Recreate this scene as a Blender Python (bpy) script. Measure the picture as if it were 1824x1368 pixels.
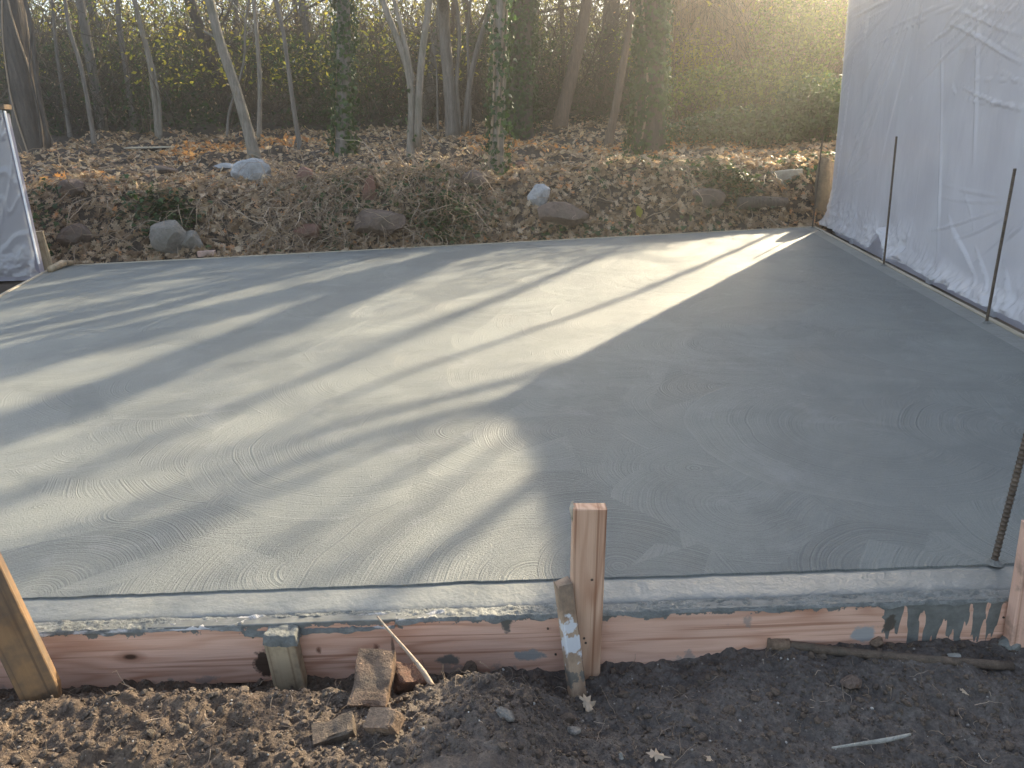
import bpy, math, random
import numpy as np
from mathutils import Vector, Matrix

random.seed(7)
RS = np.random.RandomState(11)
for o in list(bpy.data.objects):
    bpy.data.objects.remove(o)
SC = bpy.context.scene
COL = SC.collection
R = math.radians

# ------------------------------------------------------------------ camera
FPX, CAMH, PITCH, ROLL = 1370.0, 1.25, 18.1, -2.0
_p, _r = R(PITCH), R(ROLL)
FW = np.array([0, math.cos(_p), -math.sin(_p)])
_rt = np.array([1., 0, 0]); _up = np.array([0, math.sin(_p), math.cos(_p)])
RT = _rt * math.cos(_r) + _up * math.sin(_r)
UP = -_rt * math.sin(_r) + _up * math.cos(_r)
CAM = np.array([0, 0, CAMH])
cd = bpy.data.cameras.new('camera')
cd.sensor_width = 36.0
cd.lens = FPX / 1824 * 36
cd.clip_start = 0.05
cd.clip_end = 600
co = bpy.data.objects.new('camera', cd)
COL.objects.link(co)
m3 = Matrix((RT, UP, -FW)).transposed()
co.matrix_world = Matrix.Translation(Vector(CAM)) @ m3.to_4x4()
SC.camera = co

# ------------------------------------------------------------------ sky and sun
SUN_AZ, SUN_EL = 56.5, 23.0          # azimuth from +X towards +Y
w = bpy.data.worlds.new('World')
SC.world = w
w.use_nodes = True
nt = w.node_tree
nt.nodes.clear()
sky = nt.nodes.new('ShaderNodeTexSky')
sky.sky_type = 'NISHITA'
sky.sun_disc = False
sky.sun_elevation = R(SUN_EL)
sky.sun_rotation = R(90 - SUN_AZ)
sky.dust_density = 1.5
bg = nt.nodes.new('ShaderNodeBackground')
bg.inputs[1].default_value = 0.13
wo = nt.nodes.new('ShaderNodeOutputWorld')
hsv = nt.nodes.new('ShaderNodeHueSaturation')
hsv.inputs['Saturation'].default_value = 0.76
nt.links.new(sky.outputs[0], hsv.inputs['Color'])
nt.links.new(hsv.outputs[0], bg.inputs[0])
nt.links.new(bg.outputs[0], wo.inputs[0])
sd = bpy.data.lights.new('sun', 'SUN')
sd.energy = 5.0
sd.angle = R(0.5)
sd.color = (1.0, 0.85, 0.60)
so = bpy.data.objects.new('sun', sd)
COL.objects.link(so)
SDIR = np.array([math.cos(R(SUN_AZ)) * math.cos(R(SUN_EL)), math.sin(R(SUN_AZ)) * math.cos(R(SUN_EL)), math.sin(R(SUN_EL))])
so.rotation_euler = Vector(SDIR).to_track_quat('Z', 'Y').to_euler()
so.location = (8, 12, 9)
SC.view_settings.view_transform = 'Standard'
SC.view_settings.look = 'None'
SC.view_settings.exposure = 1.9
SC.view_settings.gamma = 1
SC.view_settings.use_curve_mapping = False
SC.render.engine = 'CYCLES'
SC.cycles.max_bounces = 6
SC.cycles.transparent_max_bounces = 8

# ------------------------------------------------------------------ maths helpers
def ray(x, y):
    return FW + RT * ((x - 912) / FPX) - UP * ((y - 684) / FPX)
def G(x, y, z=0.0):
    d = ray(x, y)
    return CAM + d * ((z - CAMH) / d[2])
def atY(x, y, Y):
    d = ray(x, y)
    return CAM + d * (Y / d[1])

def _hash(ix, iy, seed):
    h = (ix.astype(np.int64) * 374761393 + iy.astype(np.int64) * 668265263 + seed * 974711) & 0x7fffffff
    h = ((h ^ (h >> 13)) * 1274126177) & 0x7fffffff
    return ((h ^ (h >> 16)) & 0xffff) / 65535.0
def vnoise(x, y, seed=0):
    x = np.asarray(x, float); y = np.asarray(y, float)
    ix = np.floor(x); iy = np.floor(y)
    fx = x - ix; fy = y - iy
    fx = fx * fx * (3 - 2 * fx); fy = fy * fy * (3 - 2 * fy)
    ix = ix.astype(np.int64); iy = iy.astype(np.int64)
    a = _hash(ix, iy, seed); b = _hash(ix + 1, iy, seed); c = _hash(ix, iy + 1, seed); d = _hash(ix + 1, iy + 1, seed)
    return (a + (b - a) * fx) * (1 - fy) + (c + (d - c) * fx) * fy - 0.5
def fbm(x, y, oct=4, seed=0, gain=0.5):
    v = 0; a = 1.0; f = 1.0
    for k in range(oct):
        v = v + a * vnoise(x * f + 17.3 * k, y * f - 9.1 * k, seed + k)
        a *= gain; f *= 2.03
    return v
def sstep(a, b, x):
    t = np.clip((x - a) / (b - a), 0, 1)
    return t * t * (3 - 2 * t)

# slab corners on z = 0
BL = np.array([-5.03, 8.60]); BR = np.array([3.84, 9.72])
FL = np.array([-3.22, 1.80]); FR = np.array([2.62, 1.79])
def s_back(x, y):
    n = np.array([-(BR - BL)[1], (BR - BL)[0]]); n = n / np.linalg.norm(n)
    return (x - BL[0]) * n[0] + (y - BL[1]) * n[1]
def s_left(x, y):
    e = BL - FL; n = np.array([-e[1], e[0]]); n = n / np.linalg.norm(n)
    return (x - FL[0]) * n[0] + (y - FL[1]) * n[1]
def HW(x, y):                      # woodland height
    x = np.asarray(x, float); y = np.asarray(y, float)
    s = s_back(x, y)
    top = 0.70 + 0.10 * fbm(x * 0.8, y * 0.8, 3, 5)
    wid = 1.15 + 0.5 * vnoise(x * 0.7, y * 0.1, 9)
    z = -0.07 + (top + 0.07) * sstep(0.02, 1.0, s / wid)
    z = z + 0.088 * np.clip(s - 1.2, 0, 7) + 0.11 * np.clip(s - 8.2, 0, 12) + 0.10 * np.clip(s - 20, 0, 200)
    lump = sstep(0.05, 0.5, s)
    z = z + lump * (0.22 * fbm(x * 2.2, y * 2.2, 4, 21) + 0.05 * fbm(x * 9, y * 9, 2, 33))
    return z
def HS(x, y):                      # soil in front of the form
    x = np.asarray(x, float); y = np.asarray(y, float)
    right = sstep(0.05, 0.9, x)
    base = -0.172 * (1 - right) + -0.118 * right
    heap = (1 - right) * (0.160 * sstep(1.75, 1.59, y) + 0.02 * sstep(1.5, 1.3, y)) * (0.8 + 0.9 * vnoise(x * 2.3 + 3, y * 1.0, 4)) * (0.30 + 0.70 * sstep(0.20, -0.10, x))
    near = right * -0.03 * sstep(1.7, 1.45, y)
    z = base + heap + near
    z = z + 0.032 * fbm(x * 7, y * 7, 3, 2) + 0.020 * np.abs(fbm(x * 19, y * 19, 3, 8)) * (1.5 - right * 0.9) + 0.011 * fbm(x * 60, y * 60, 3, 3, 0.6) + 0.010 * np.abs(fbm(x * 33, y * 33, 2, 18))
    return z - 0.02
def H(x, y):
    s = s_back(x, y)
    return np.where(s > -0.05, HW(x, y), np.where(np.asarray(y) < 1.83, HS(x, y), -0.14 + 0.05 * fbm(np.asarray(x) * 5, np.asarray(y) * 5, 3, 4)))
def hit(px, py, wood=True):
    d = ray(px, py)
    t = np.arange(0.8, 90, 0.01) if not wood else np.arange(5, 90, 0.01)
    P = CAM[None] + d[None] * t[:, None]
    h = (HW if wood else HS)(P[:, 0], P[:, 1])
    k = np.argmax(P[:, 2] < h) if (P[:, 2] < h).any() else len(t) - 1
    return P[k]

# ------------------------------------------------------------------ object helpers
def link(o, parent=None):
    COL.objects.link(o)
    if parent is not None:
        o.parent = parent
    return o
def tag(o, label=None, cat=None, group=None, kind=None):
    if label: o['label'] = label
    if cat: o['category'] = cat
    if group: o['group'] = group
    if kind: o['kind'] = kind
    return o
def mesh_np(name, V, Fs, mat=None, smooth=True):
    """V (n,3); Fs: array (m,k) or list of such arrays."""
    me = bpy.data.meshes.new(name)
    if not isinstance(Fs, list): Fs = [Fs]
    Fs = [np.asarray(f, np.int32) for f in Fs if len(f)]
    V = np.asarray(V, np.float32)
    loops = np.concatenate([f.ravel() for f in Fs])
    tot = np.concatenate([np.full(len(f), f.shape[1], np.int32) for f in Fs])
    st = np.concatenate([[0], np.cumsum(tot)[:-1]]).astype(np.int32)
    me.vertices.add(len(V)); me.vertices.foreach_set('co', V.ravel())
    me.loops.add(len(loops)); me.loops.foreach_set('vertex_index', loops)
    me.polygons.add(len(tot)); me.polygons.foreach_set('loop_start', st); me.polygons.foreach_set('loop_total', tot)
    me.polygons.foreach_set('use_smooth', np.full(len(tot), smooth))
    if mat: me.materials.append(mat)
    me.update(calc_edges=True)
    return me
def obj(name, me, parent=None, loc=(0, 0, 0), rot=(0, 0, 0)):
    o = bpy.data.objects.new(name, me)
    o.location = loc; o.rotation_euler = rot
    return link(o, parent)
def empty(name, loc=(0, 0, 0), rot=(0, 0, 0)):
    o = bpy.data.objects.new(name, None)
    o.empty_display_size = 0.1
    o.location = loc; o.rotation_euler = rot
    return link(o)
class MB:
    def __init__(s): s.V = []; s.Q = []; s.T = []; s.n = 0
    def add(s, V, Q=None, T=None):
        V = np.asarray(V, float)
        if Q is not None and len(Q): s.Q.append(np.asarray(Q, np.int64) + s.n)
        if T is not None and len(T): s.T.append(np.asarray(T, np.int64) + s.n)
        s.V.append(V); s.n += len(V)
    def tube(s, path, rad, sides=8, jit=0.0, seed=0, cap=True):
        P = np.asarray(path, float); n = len(P)
        rad = np.broadcast_to(np.asarray(rad, float), (n,))
        t = np.gradient(P, axis=0); t /= (np.linalg.norm(t, axis=1, keepdims=True) + 1e-9)
        ref = np.array([0.31, 0.17, 0.93]) if abs(t[:, 2]).mean() < 0.8 else np.array([0.97, 0.22, 0.05])
        u = np.cross(t, ref); u /= (np.linalg.norm(u, axis=1, keepdims=True) + 1e-9)
        v = np.cross(t, u)
        a = np.arange(sides) / sides * 2 * np.pi
        rr = rad[:, None] * np.ones(sides)[None]
        if jit:
            L = np.concatenate([[0], np.cumsum(np.linalg.norm(np.diff(P, axis=0), axis=1))])
            A, LL = np.meshgrid(a, L)
            rr = rr * (1 + jit * 2 * fbm(np.cos(A) * 2.2 + seed, LL * 2.5 + np.sin(A) * 2.2, 3, seed))
        W = P[:, None, :] + rr[..., None] * (np.cos(a)[None, :, None] * u[:, None, :] + np.sin(a)[None, :, None] * v[:, None, :])
        V = W.reshape(-1, 3)
        i = np.arange(n - 1)[:, None] * sides; j = np.arange(sides)[None]; j2 = (j + 1) % sides
        Q = np.stack([i + j, i + j2, i + sides + j2, i + sides + j], -1).reshape(-1, 4)
        T = []
        if cap:
            V = np.vstack([V, P[0], P[-1]]); c0 = n * sides; c1 = c0 + 1
            T = [(c0, (k + 1) % sides, k) for k in range(sides)] + [(c1, (n - 1) * sides + k, (n - 1) * sides + (k + 1) % sides) for k in range(sides)]
        s.add(V, Q, T)
    def box(s, lo, hi, M=None):
        lo = np.array(lo, float); hi = np.array(hi, float)
        V = np.array([[x, y, z] for x in (lo[0], hi[0]) for y in (lo[1], hi[1]) for z in (lo[2], hi[2])])
        if M is not None: V = V @ np.array(M)[:3, :3].T + np.array(M)[:3, 3]
        s.add(V, [(0, 1, 3, 2), (4, 6, 7, 5), (0, 4, 5, 1), (2, 3, 7, 6), (0, 2, 6, 4), (1, 5, 7, 3)])
    def mesh(s, name, mat=None, smooth=True):
        F = []
        if s.Q: F.append(np.concatenate(s.Q))
        if s.T: F.append(np.concatenate(s.T))
        return mesh_np(name, np.concatenate(s.V), F, mat, smooth)
def grid_mesh(name, xs, ys, zf, mat, mask=None):
    X, Y = np.meshgrid(xs, ys)
    Z = zf(X, Y)
    V = np.stack([X, Y, Z], -1).reshape(-1, 3)
    nx, ny = len(xs), len(ys)
    i = np.arange(ny - 1)[:, None] * nx; j = np.arange(nx - 1)[None]
    Q = np.stack([i + j, i + j + 1, i + nx + j + 1, i + nx + j], -1).reshape(-1, 4)
    if mask is not None:
        C = V[Q].mean(1); Q = Q[mask(C[:, 0], C[:, 1])]
    return mesh_np(name, V, Q, mat)
def rot_rand(n, tilt=1.0, rs=RS):
    """random rotations: spin about z, tilt by up to tilt rad about a random horizontal axis"""
    a = rs.uniform(0, 2 * np.pi, n); b = rs.normal(0, tilt, n); c = rs.uniform(0, 2 * np.pi, n)
    ca, sa = np.cos(a), np.sin(a); cb, sb = np.cos(b), np.sin(b)
    Rz = np.zeros((n, 3, 3)); Rz[:, 0, 0] = ca; Rz[:, 0, 1] = -sa; Rz[:, 1, 0] = sa; Rz[:, 1, 1] = ca; Rz[:, 2, 2] = 1
    Rx = np.zeros((n, 3, 3)); Rx[:, 0, 0] = 1; Rx[:, 1, 1] = cb; Rx[:, 1, 2] = -sb; Rx[:, 2, 1] = sb; Rx[:, 2, 2] = cb
    cc, sc = np.cos(c), np.sin(c)
    R2 = np.zeros((n, 3, 3)); R2[:, 0, 0] = cc; R2[:, 0, 1] = -sc; R2[:, 1, 0] = sc; R2[:, 1, 1] = cc; R2[:, 2, 2] = 1
    return R2 @ Rx @ Rz
def scatter(tv, tt, P, Rm, S, mb=None):
    """bulk copies of a template (tv verts, tt tris) at P with rotation Rm and scale S"""
    n, k = len(P), len(tv)
    V = np.einsum('nij,kj->nki', Rm, tv) * S[:, None, None] + P[:, None, :]
    T = (np.asarray(tt)[None] + (np.arange(n) * k)[:, None, None]).reshape(-1, 3)
    mb.add(V.reshape(-1, 3), None, T)
# leaf templates (unit size ~1 across)
def fan(outline, cz=0.0, curl=0.12):
    o = np.array(outline, float)
    r = np.hypot(o[:, 0], o[:, 1])
    V = np.column_stack([o, curl * r ** 2 * np.sign(np.sin(3 * np.arctan2(o[:, 1], o[:, 0])) + 0.3)])
    V = np.vstack([V, [0, 0, cz]])
    c = len(o)
    return V, [(c, i, (i + 1) % c) for i in range(c)]
OAK = fan([(0, -.55), (.08, -.3), (.28, -.28), (.15, -.12), (.42, .05), (.18, .1), (.3, .34), (.1, .3), (0, .5), (-.1, .3), (-.3, .34), (-.18, .1), (-.42, .05), (-.15, -.12), (-.28, -.28), (-.08, -.3)], 0.04, 0.35)
OVAL = fan([(0, -.5), (.2, -.25), (.26, .05), (.12, .35), (0, .5), (-.12, .35), (-.26, .05), (-.2, -.25)], 0.1, 0.4)
IVY = fan([(0, -.35), (.3, -.4), (.48, -.05), (.22, .08), (0, .55), (-.22, .08), (-.48, -.05), (-.3, -.4)], 0.05, 0.15)
TINY = (np.array([(0, -.5, 0), (.25, 0, .08), (0, .5, 0), (-.25, 0, .08)]), [(0, 1, 2), (0, 2, 3)])
def bulk_twigs(P0, D, L, r, seg=5, wob=0.25, rs=RS, droop=0.0, sides=3):
    """vectorised thin tapered tubes"""
    n = len(P0)
    D = D / (np.linalg.norm(D, axis=1, keepdims=True) + 1e-9)
    pts = [P0]; d = D.copy()
    for k in range(seg):
        d = d + rs.normal(0, wob, (n, 3)); d[:, 2] -= droop
        d /= np.linalg.norm(d, axis=1, keepdims=True)
        pts.append(pts[-1] + d * (L / seg)[:, None])
    P = np.stack(pts, 1)
    t = np.gradient(P, axis=1); t /= (np.linalg.norm(t, axis=2, keepdims=True) + 1e-9)
    ref = np.array([0.5, 0.3, 0.81]); u = np.cross(t, ref); u /= (np.linalg.norm(u, axis=2, keepdims=True) + 1e-9)
    v = np.cross(t, u)
    a = np.arange(sides) / sides * 2 * np.pi
    taper = np.linspace(1, 0.35, seg + 1)[None, :, None, None]
    W = P[:, :, None, :] + (r[:, None, None, None] * taper) * (np.cos(a)[None, None, :, None] * u[:, :, None, :] + np.sin(a)[None, None, :, None] * v[:, :, None, :])
    k = (seg + 1) * sides
    i = np.arange(seg)[:, None] * sides; j = np.arange(sides)[None]; j2 = (j + 1) % sides
    q = np.stack([i + j, i + j2, i + sides + j2, i + sides + j], -1).reshape(-1, 4)
    Q = (q[None] + (np.arange(n) * k)[:, None, None]).reshape(-1, 4)
    return W.reshape(-1, 3), Q, P

# ------------------------------------------------------------------ material helpers
class N:
    def __init__(s, name):
        s.m = bpy.data.materials.new(name); s.m.use_nodes = True
        s.t = s.m.node_tree; s.t.nodes.clear()
        s.out = s.t.nodes.new('ShaderNodeOutputMaterial')
    def n(s, typ, ins=None, **kw):
        nd = s.t.nodes.new('ShaderNode' + typ)
        for k, v in kw.items(): setattr(nd, k, v)
        if ins:
            for k, v in ins.items():
                sock = nd.inputs[k]
                if isinstance(v, bpy.types.NodeSocket): s.t.links.new(v, sock)
                else: sock.default_value = v
        return nd
    def math(s, op, a, b=None, c=None, clamp=False):
        ins = {0: a}
        if b is not None: ins[1] = b
        if c is not None: ins[2] = c
        return s.n('Math', ins, operation=op, use_clamp=clamp).outputs[0]
    def vmath(s, op, a, b=None, out=0):
        ins = {0: a}
        if b is not None: ins[1] = b
        return s.n('VectorMath', ins, operation=op).outputs[out]
    def ramp(s, fac, stops, interp='LINEAR'):
        nd = s.n('ValToRGB', {0: fac}); cr = nd.color_ramp; cr.interpolation = interp
        while len(cr.elements) < len(stops): cr.elements.new(0.5)
        for e, (p, c) in zip(cr.elements, stops):
            e.position = p; e.color = (c, c, c, 1) if not isinstance(c, tuple) else (*c[:3], 1)
        return nd.outputs[0]
    def mix(s, f, a, b, typ='MIX'):
        nd = s.n('Mix', None, data_type='RGBA', blend_type=typ)
        for k, v in ((0, f), (6, a), (7, b)):
            if isinstance(v, bpy.types.NodeSocket): s.t.links.new(v, nd.inputs[k])
            else: nd.inputs[k].default_value = v if k == 0 else (*v[:3], 1)
        return nd.outputs[2]
    def coord(s, kind='Object'): return s.n('TexCoord').outputs[kind]
    def map(s, vec, scale=(1, 1, 1), loc=(0, 0, 0), rot=(0, 0, 0)):
        return s.n('Mapping', {'Vector': vec, 'Scale': scale, 'Location': loc, 'Rotation': rot}).outputs[0]
    def noise(s, vec, scale, detail=4, rough=0.5, dist=0.0, out=0):
        return s.n('TexNoise', {'Vector': vec, 'Scale': scale, 'Detail': detail, 'Roughness': rough, 'Distortion': dist}).outputs[out]
    def bump(s, h, strength=0.5, dist=0.01, normal=None):
        ins = {'Height': h, 'Strength': strength, 'Distance': dist}
        if normal is not None: ins['Normal'] = normal
        return s.n('Bump', ins).outputs[0]
    def bsdf(s, color, rough=0.7, normal=None, **kw):
        ins = {'Base Color': color if isinstance(color, bpy.types.NodeSocket) else (*color, 1), 'Roughness': rough}
        if normal is not None: ins['Normal'] = normal
        ins.update({k.replace('_', ' '): v for k, v in kw.items()})
        return s.n('BsdfPrincipled', ins).outputs[0]
    def done(s, sh):
        s.t.links.new(sh, s.out.inputs[0]); return s.m

def m_slab(name='fresh_concrete', swirl=True):
    s = N(name); P = s.coord()
    fine = s.noise(P, 420, 3, 0.6)
    grit = s.noise(P, 130, 3, 0.7)
    big = s.noise(P, 0.9, 3, 0.5)
    med = s.noise(P, 6, 4, 0.6)
    if swirl:
        wob = s.noise(P, 1.6, 2, 0.5, out=1)
        Pd = s.vmath('ADD', P, s.vmath('MULTIPLY', s.vmath('SUBTRACT', wob, (0.5, 0.5, 0.5)), (0.13, 0.13, 0.0)))
        rcoord = None; amp = None; rims = None
        layers = [(1.3, (0, 0), 9.0, 9.0), (1.05, (3.7, 1.9), .78, .16), (0.95, (11.1, 7.3), .70, .10), (0.85, (21.9, 15.7), .82, .06), (1.1, (37.1, 25.3), .62, .03), (1.3, (51.3, 5.5), .52, .02), (0.9, (63.7, 41.9), .74, .02)]
        for (sc, off, Rr, thr) in layers:
            Q = s.vmath('ADD', s.vmath('MULTIPLY', Pd, (1, 1, 0)), (off[0], off[1], 0))
            vo = s.n('TexVoronoi', {'Vector': Q, 'Scale': sc, 'Randomness': 0.95}, voronoi_dimensions='2D', feature='F1')
            v = s.vmath('SUBTRACT', Q, vo.outputs['Position'])
            sep = s.n('SeparateColor', {0: vo.outputs['Color']})
            r = s.vmath('LENGTH', v, out=1)
            sx = s.n('SeparateXYZ', {0: v})
            if thr < 5:
                a = s.math('MULTIPLY_ADD', sep.outputs[0], 2.2, -0.9)
                dt = s.math('ADD', s.math('MULTIPLY', sx.outputs[0], s.math('COSINE', a)), s.math('MULTIPLY', sx.outputs[1], s.math('SINE', a)))
                m1 = s.math('LESS_THAN', dt, thr)
                rr = s.math('MULTIPLY_ADD', sep.outputs[1], 0.3, Rr - 0.15)
                m = s.math('MULTIPLY', m1, s.math('LESS_THAN', r, rr))
                e_ = s.math('MULTIPLY', s.math('SUBTRACT', rr, r), 55.0)
                rim = s.math('MULTIPLY', m, s.math('DIVIDE', 1.0, s.math('MULTIPLY_ADD', e_, e_, 1.0)))
            if thr > 5: r = s.vmath('LENGTH', s.vmath('ADD', v, (-0.55, -0.22, 0)), out=1)
            rc = s.math('MULTIPLY_ADD', sep.outputs[2], 37.0, s.math('MULTIPLY', r, 125.0))
            am = s.math('MULTIPLY_ADD', sep.outputs[1], 0.5, 0.5)
            if rcoord is None: rcoord, amp, tone = rc, am, sep.outputs[0]
            else:
                rcoord = s.math('ADD', s.math('MULTIPLY', rcoord, s.math('SUBTRACT', 1.0, m)), s.math('MULTIPLY', rc, m))
                amp = s.math('ADD', s.math('MULTIPLY', amp, s.math('SUBTRACT', 1.0, m)), s.math('MULTIPLY', am, m))
                rims = rim if rims is None else s.math('MAXIMUM', s.math('MULTIPLY', rims, s.math('SUBTRACT', 1.0, m)), rim)
                tone = s.math('ADD', s.math('MULTIPLY', tone, s.math('SUBTRACT', 1.0, m)), s.math('MULTIPLY', sep.outputs[0], m))
        g = s.n('TexNoise', {'W': rcoord, 'Scale': 1.0, 'Detail': 3, 'Roughness': 0.6}, noise_dimensions='1D').outputs[0]
        g2 = s.n('TexNoise', {'W': rcoord, 'Scale': 0.10, 'Detail': 2, 'Roughness': 0.5}, noise_dimensions='1D').outputs[0]
        patch = s.ramp(s.noise(P, 2.3, 3, 0.6), [(0.35, 0.5), (0.62, 1.0)])
        am2 = s.math('MULTIPLY', s.math('MULTIPLY', amp, patch), s.ramp(g2, [(0.38, 0.35), (0.66, 1.2)]))
        hg = s.math('MULTIPLY', s.math('SUBTRACT', g, 0.5), am2)
        rimp = s.math('MULTIPLY', rims, patch)
        h = s.math('ADD', s.math('MULTIPLY_ADD', rimp, 0.35, s.math('MULTIPLY', hg, 1.0)), s.math('ADD', s.math('MULTIPLY', grit, 0.42), s.math('MULTIPLY', fine, 0.25)))
        c = s.ramp(s.math('ADD', s.math('MULTIPLY_ADD', rimp, 0.10, s.math('MULTIPLY', hg, 2.0)), s.math('MULTIPLY_ADD', tone, 0.36, s.math('MULTIPLY', med, 0.5))), [(0.12, (0.128, 0.139, 0.134)), (0.66, (0.235, 0.244, 0.222))])
        c = s.mix(s.ramp(big, [(0.38, 0.0), (0.66, 0.45)]), c, (0.155, 0.165, 0.16))
        spots = s.ramp(s.n('TexVoronoi', {'Vector': P, 'Scale': 26}, feature='F1').outputs[0], [(0.045, 0.55), (0.07, 0.0)])
        c = s.mix(s.math('MULTIPLY', spots, 0.8), c, (0.07, 0.072, 0.068))
        damp = s.ramp(s.noise(P, 1.7, 5, 0.65, 0.6), [(0.50, 0.0), (0.62, 0.30), (0.66, 0.12)])
        c = s.mix(damp, c, (0.11, 0.118, 0.116))
        paste = s.ramp(s.noise(s.map(P, loc=(7, 3, 0)), 2.6, 5, 0.7, 0.8), [(0.56, 0.0), (0.72, 0.35)])
        c = s.mix(paste, c, (0.30, 0.305, 0.29))
        sand = s.ramp(s.noise(P, 520, 2, 0.6), [(0.30, 0.55), (0.5, 0.0), (0.72, 0.0)])
        c = s.mix(sand, c, (0.06, 0.06, 0.055))
        nrm = s.bump(h, 1.0, 0.0085)
        ro = s.ramp(s.math('ADD', s.math('MULTIPLY', med, 0.5), s.math('MULTIPLY', tone, 0.3)), [(0.2, 0.50), (0.6, 0.70)])
        return s.done(s.bsdf(c, ro, nrm, Specular_IOR_Level=0.4))
    st = s.noise(s.map(P, (3, 40, 40)), 3, 4, 0.6)
    h = s.math('ADD', s.math('MULTIPLY', med, 0.8), s.math('ADD', s.math('MULTIPLY', grit, 0.06), s.math('MULTIPLY', s.noise(P, 28, 3, 0.6), 0.7)))
    c = s.ramp(med, [(0.3, (0.165, 0.168, 0.152)), (0.7, (0.225, 0.226, 0.205))])
    return s.done(s.bsdf(c, 0.42, s.bump(h, 0.9, 0.007), Specular_IOR_Level=0.45))

def m_rough_conc():
    s = N('rough_mortar'); P = s.coord()
    sx_ = s.n('SeparateXYZ', {0: P}).outputs[0]
    lime = s.math('MULTIPLY', s.ramp(s.noise(s.map(P, (1, 4, 4)), 4.5, 4, 0.6), [(0.56, 0.0), (0.60, 0.85)]), s.math('LESS_THAN', sx_, -0.2))
    h = s.noise(P, 45, 6, 0.7); m = s.noise(P, 9, 3, 0.6)
    c = s.ramp(s.math('ADD', s.math('MULTIPLY', h, .5), s.math('MULTIPLY', m, .5)), [(0.35, (0.10, 0.105, 0.095)), (0.62, (0.25, 0.25, 0.225))])
    c = s.mix(lime, c, (0.62, 0.58, 0.54))
    return s.done(s.bsdf(c, 0.6, s.bump(h, 1.0, 0.012)))

def m_wood(name, axis, light, dark, stains=None, knots=True, dirt=0.0, rough=0.65):
    s = N(name); P = s.coord()
    stretch = {'X': (0.7, 9, 9), 'Z': (9, 9, 0.7)}[axis]
    Q = s.map(P, stretch)
    warp = s.noise(s.map(P, {'X': (2.2, 6, 6), 'Z': (6, 6, 2.2)}[axis]), 1.0, 2, 0.5)
    cath = s.noise(s.map(P, {'X': (1.1, 9, 9), 'Z': (9, 9, 1.1)}[axis], loc=(0.3, 0.1, 0.2)), 1.0, 2, 0.45)
    rings = s.math('MULTIPLY_ADD', s.math('SINE', s.math('MULTIPLY', cath, 62.0)), 0.5, 0.5)
    rings = s.math('MULTIPLY', s.math('POWER', rings, 1.6), s.ramp(s.noise(s.map(P, stretch), 2.0, 2), [(0.35, 0.25), (0.65, 1.0)]))
    fib = s.noise(s.map(P, {'X': (4, 160, 160), 'Z': (160, 160, 4)}[axis]), 1.5, 3, 0.6)
    f = s.math('ADD', s.math('MULTIPLY', rings, 0.6), s.math('MULTIPLY', fib, 0.45))
    c = s.ramp(f, [(0.1, light), (0.95, dark)])
    c = s.mix(s.ramp(s.noise(P, 3.0, 3), [(0.4, 0.0), (0.7, 0.5)]), c, tuple(0.75 * a + 0.03 for a in light))
    h = s.math('ADD', s.math('MULTIPLY', f, 0.5), s.math('MULTIPLY', fib, 0.5))
    ln = s.ramp(s.noise(s.map(P, {'X': (0.9, 3, 75), 'Z': (75, 3, 0.9)}[axis]), 1.0, 3, 0.6, 0.15), [(0.55, 0.0), (0.66, 0.75)])
    c = s.mix(ln, c, tuple(a * 0.8 for a in dark))
    if knots:
        vo = s.n('TexVoronoi', {'Vector': s.map(P, {'X': (2.2, 5, 5), 'Z': (5, 5, 2.2)}[axis]), 'Scale': 1.1}, feature='F1')
        k = s.ramp(vo.outputs[0], [(0.03, 1.0), (0.06, 0.0)])
        kr = s.ramp(vo.outputs[0], [(0.06, 0.6), (0.13, 0.0)])
        c = s.mix(kr, c, tuple(a * 0.62 for a in dark)); c = s.mix(k, c, (0.07, 0.03, 0.015))
    if dirt:
        c = s.mix(s.ramp(s.noise(P, 7, 5, 0.65), [(0.52 - dirt * .3, 0.0), (0.72 - dirt * .3, 0.85)]), c, (0.07, 0.055, 0.04))
    if stains:
        c, h = stains(s, P, c, h)
    return s.done(s.bsdf(c, rough, s.bump(h, 0.5, 0.003)))

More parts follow.
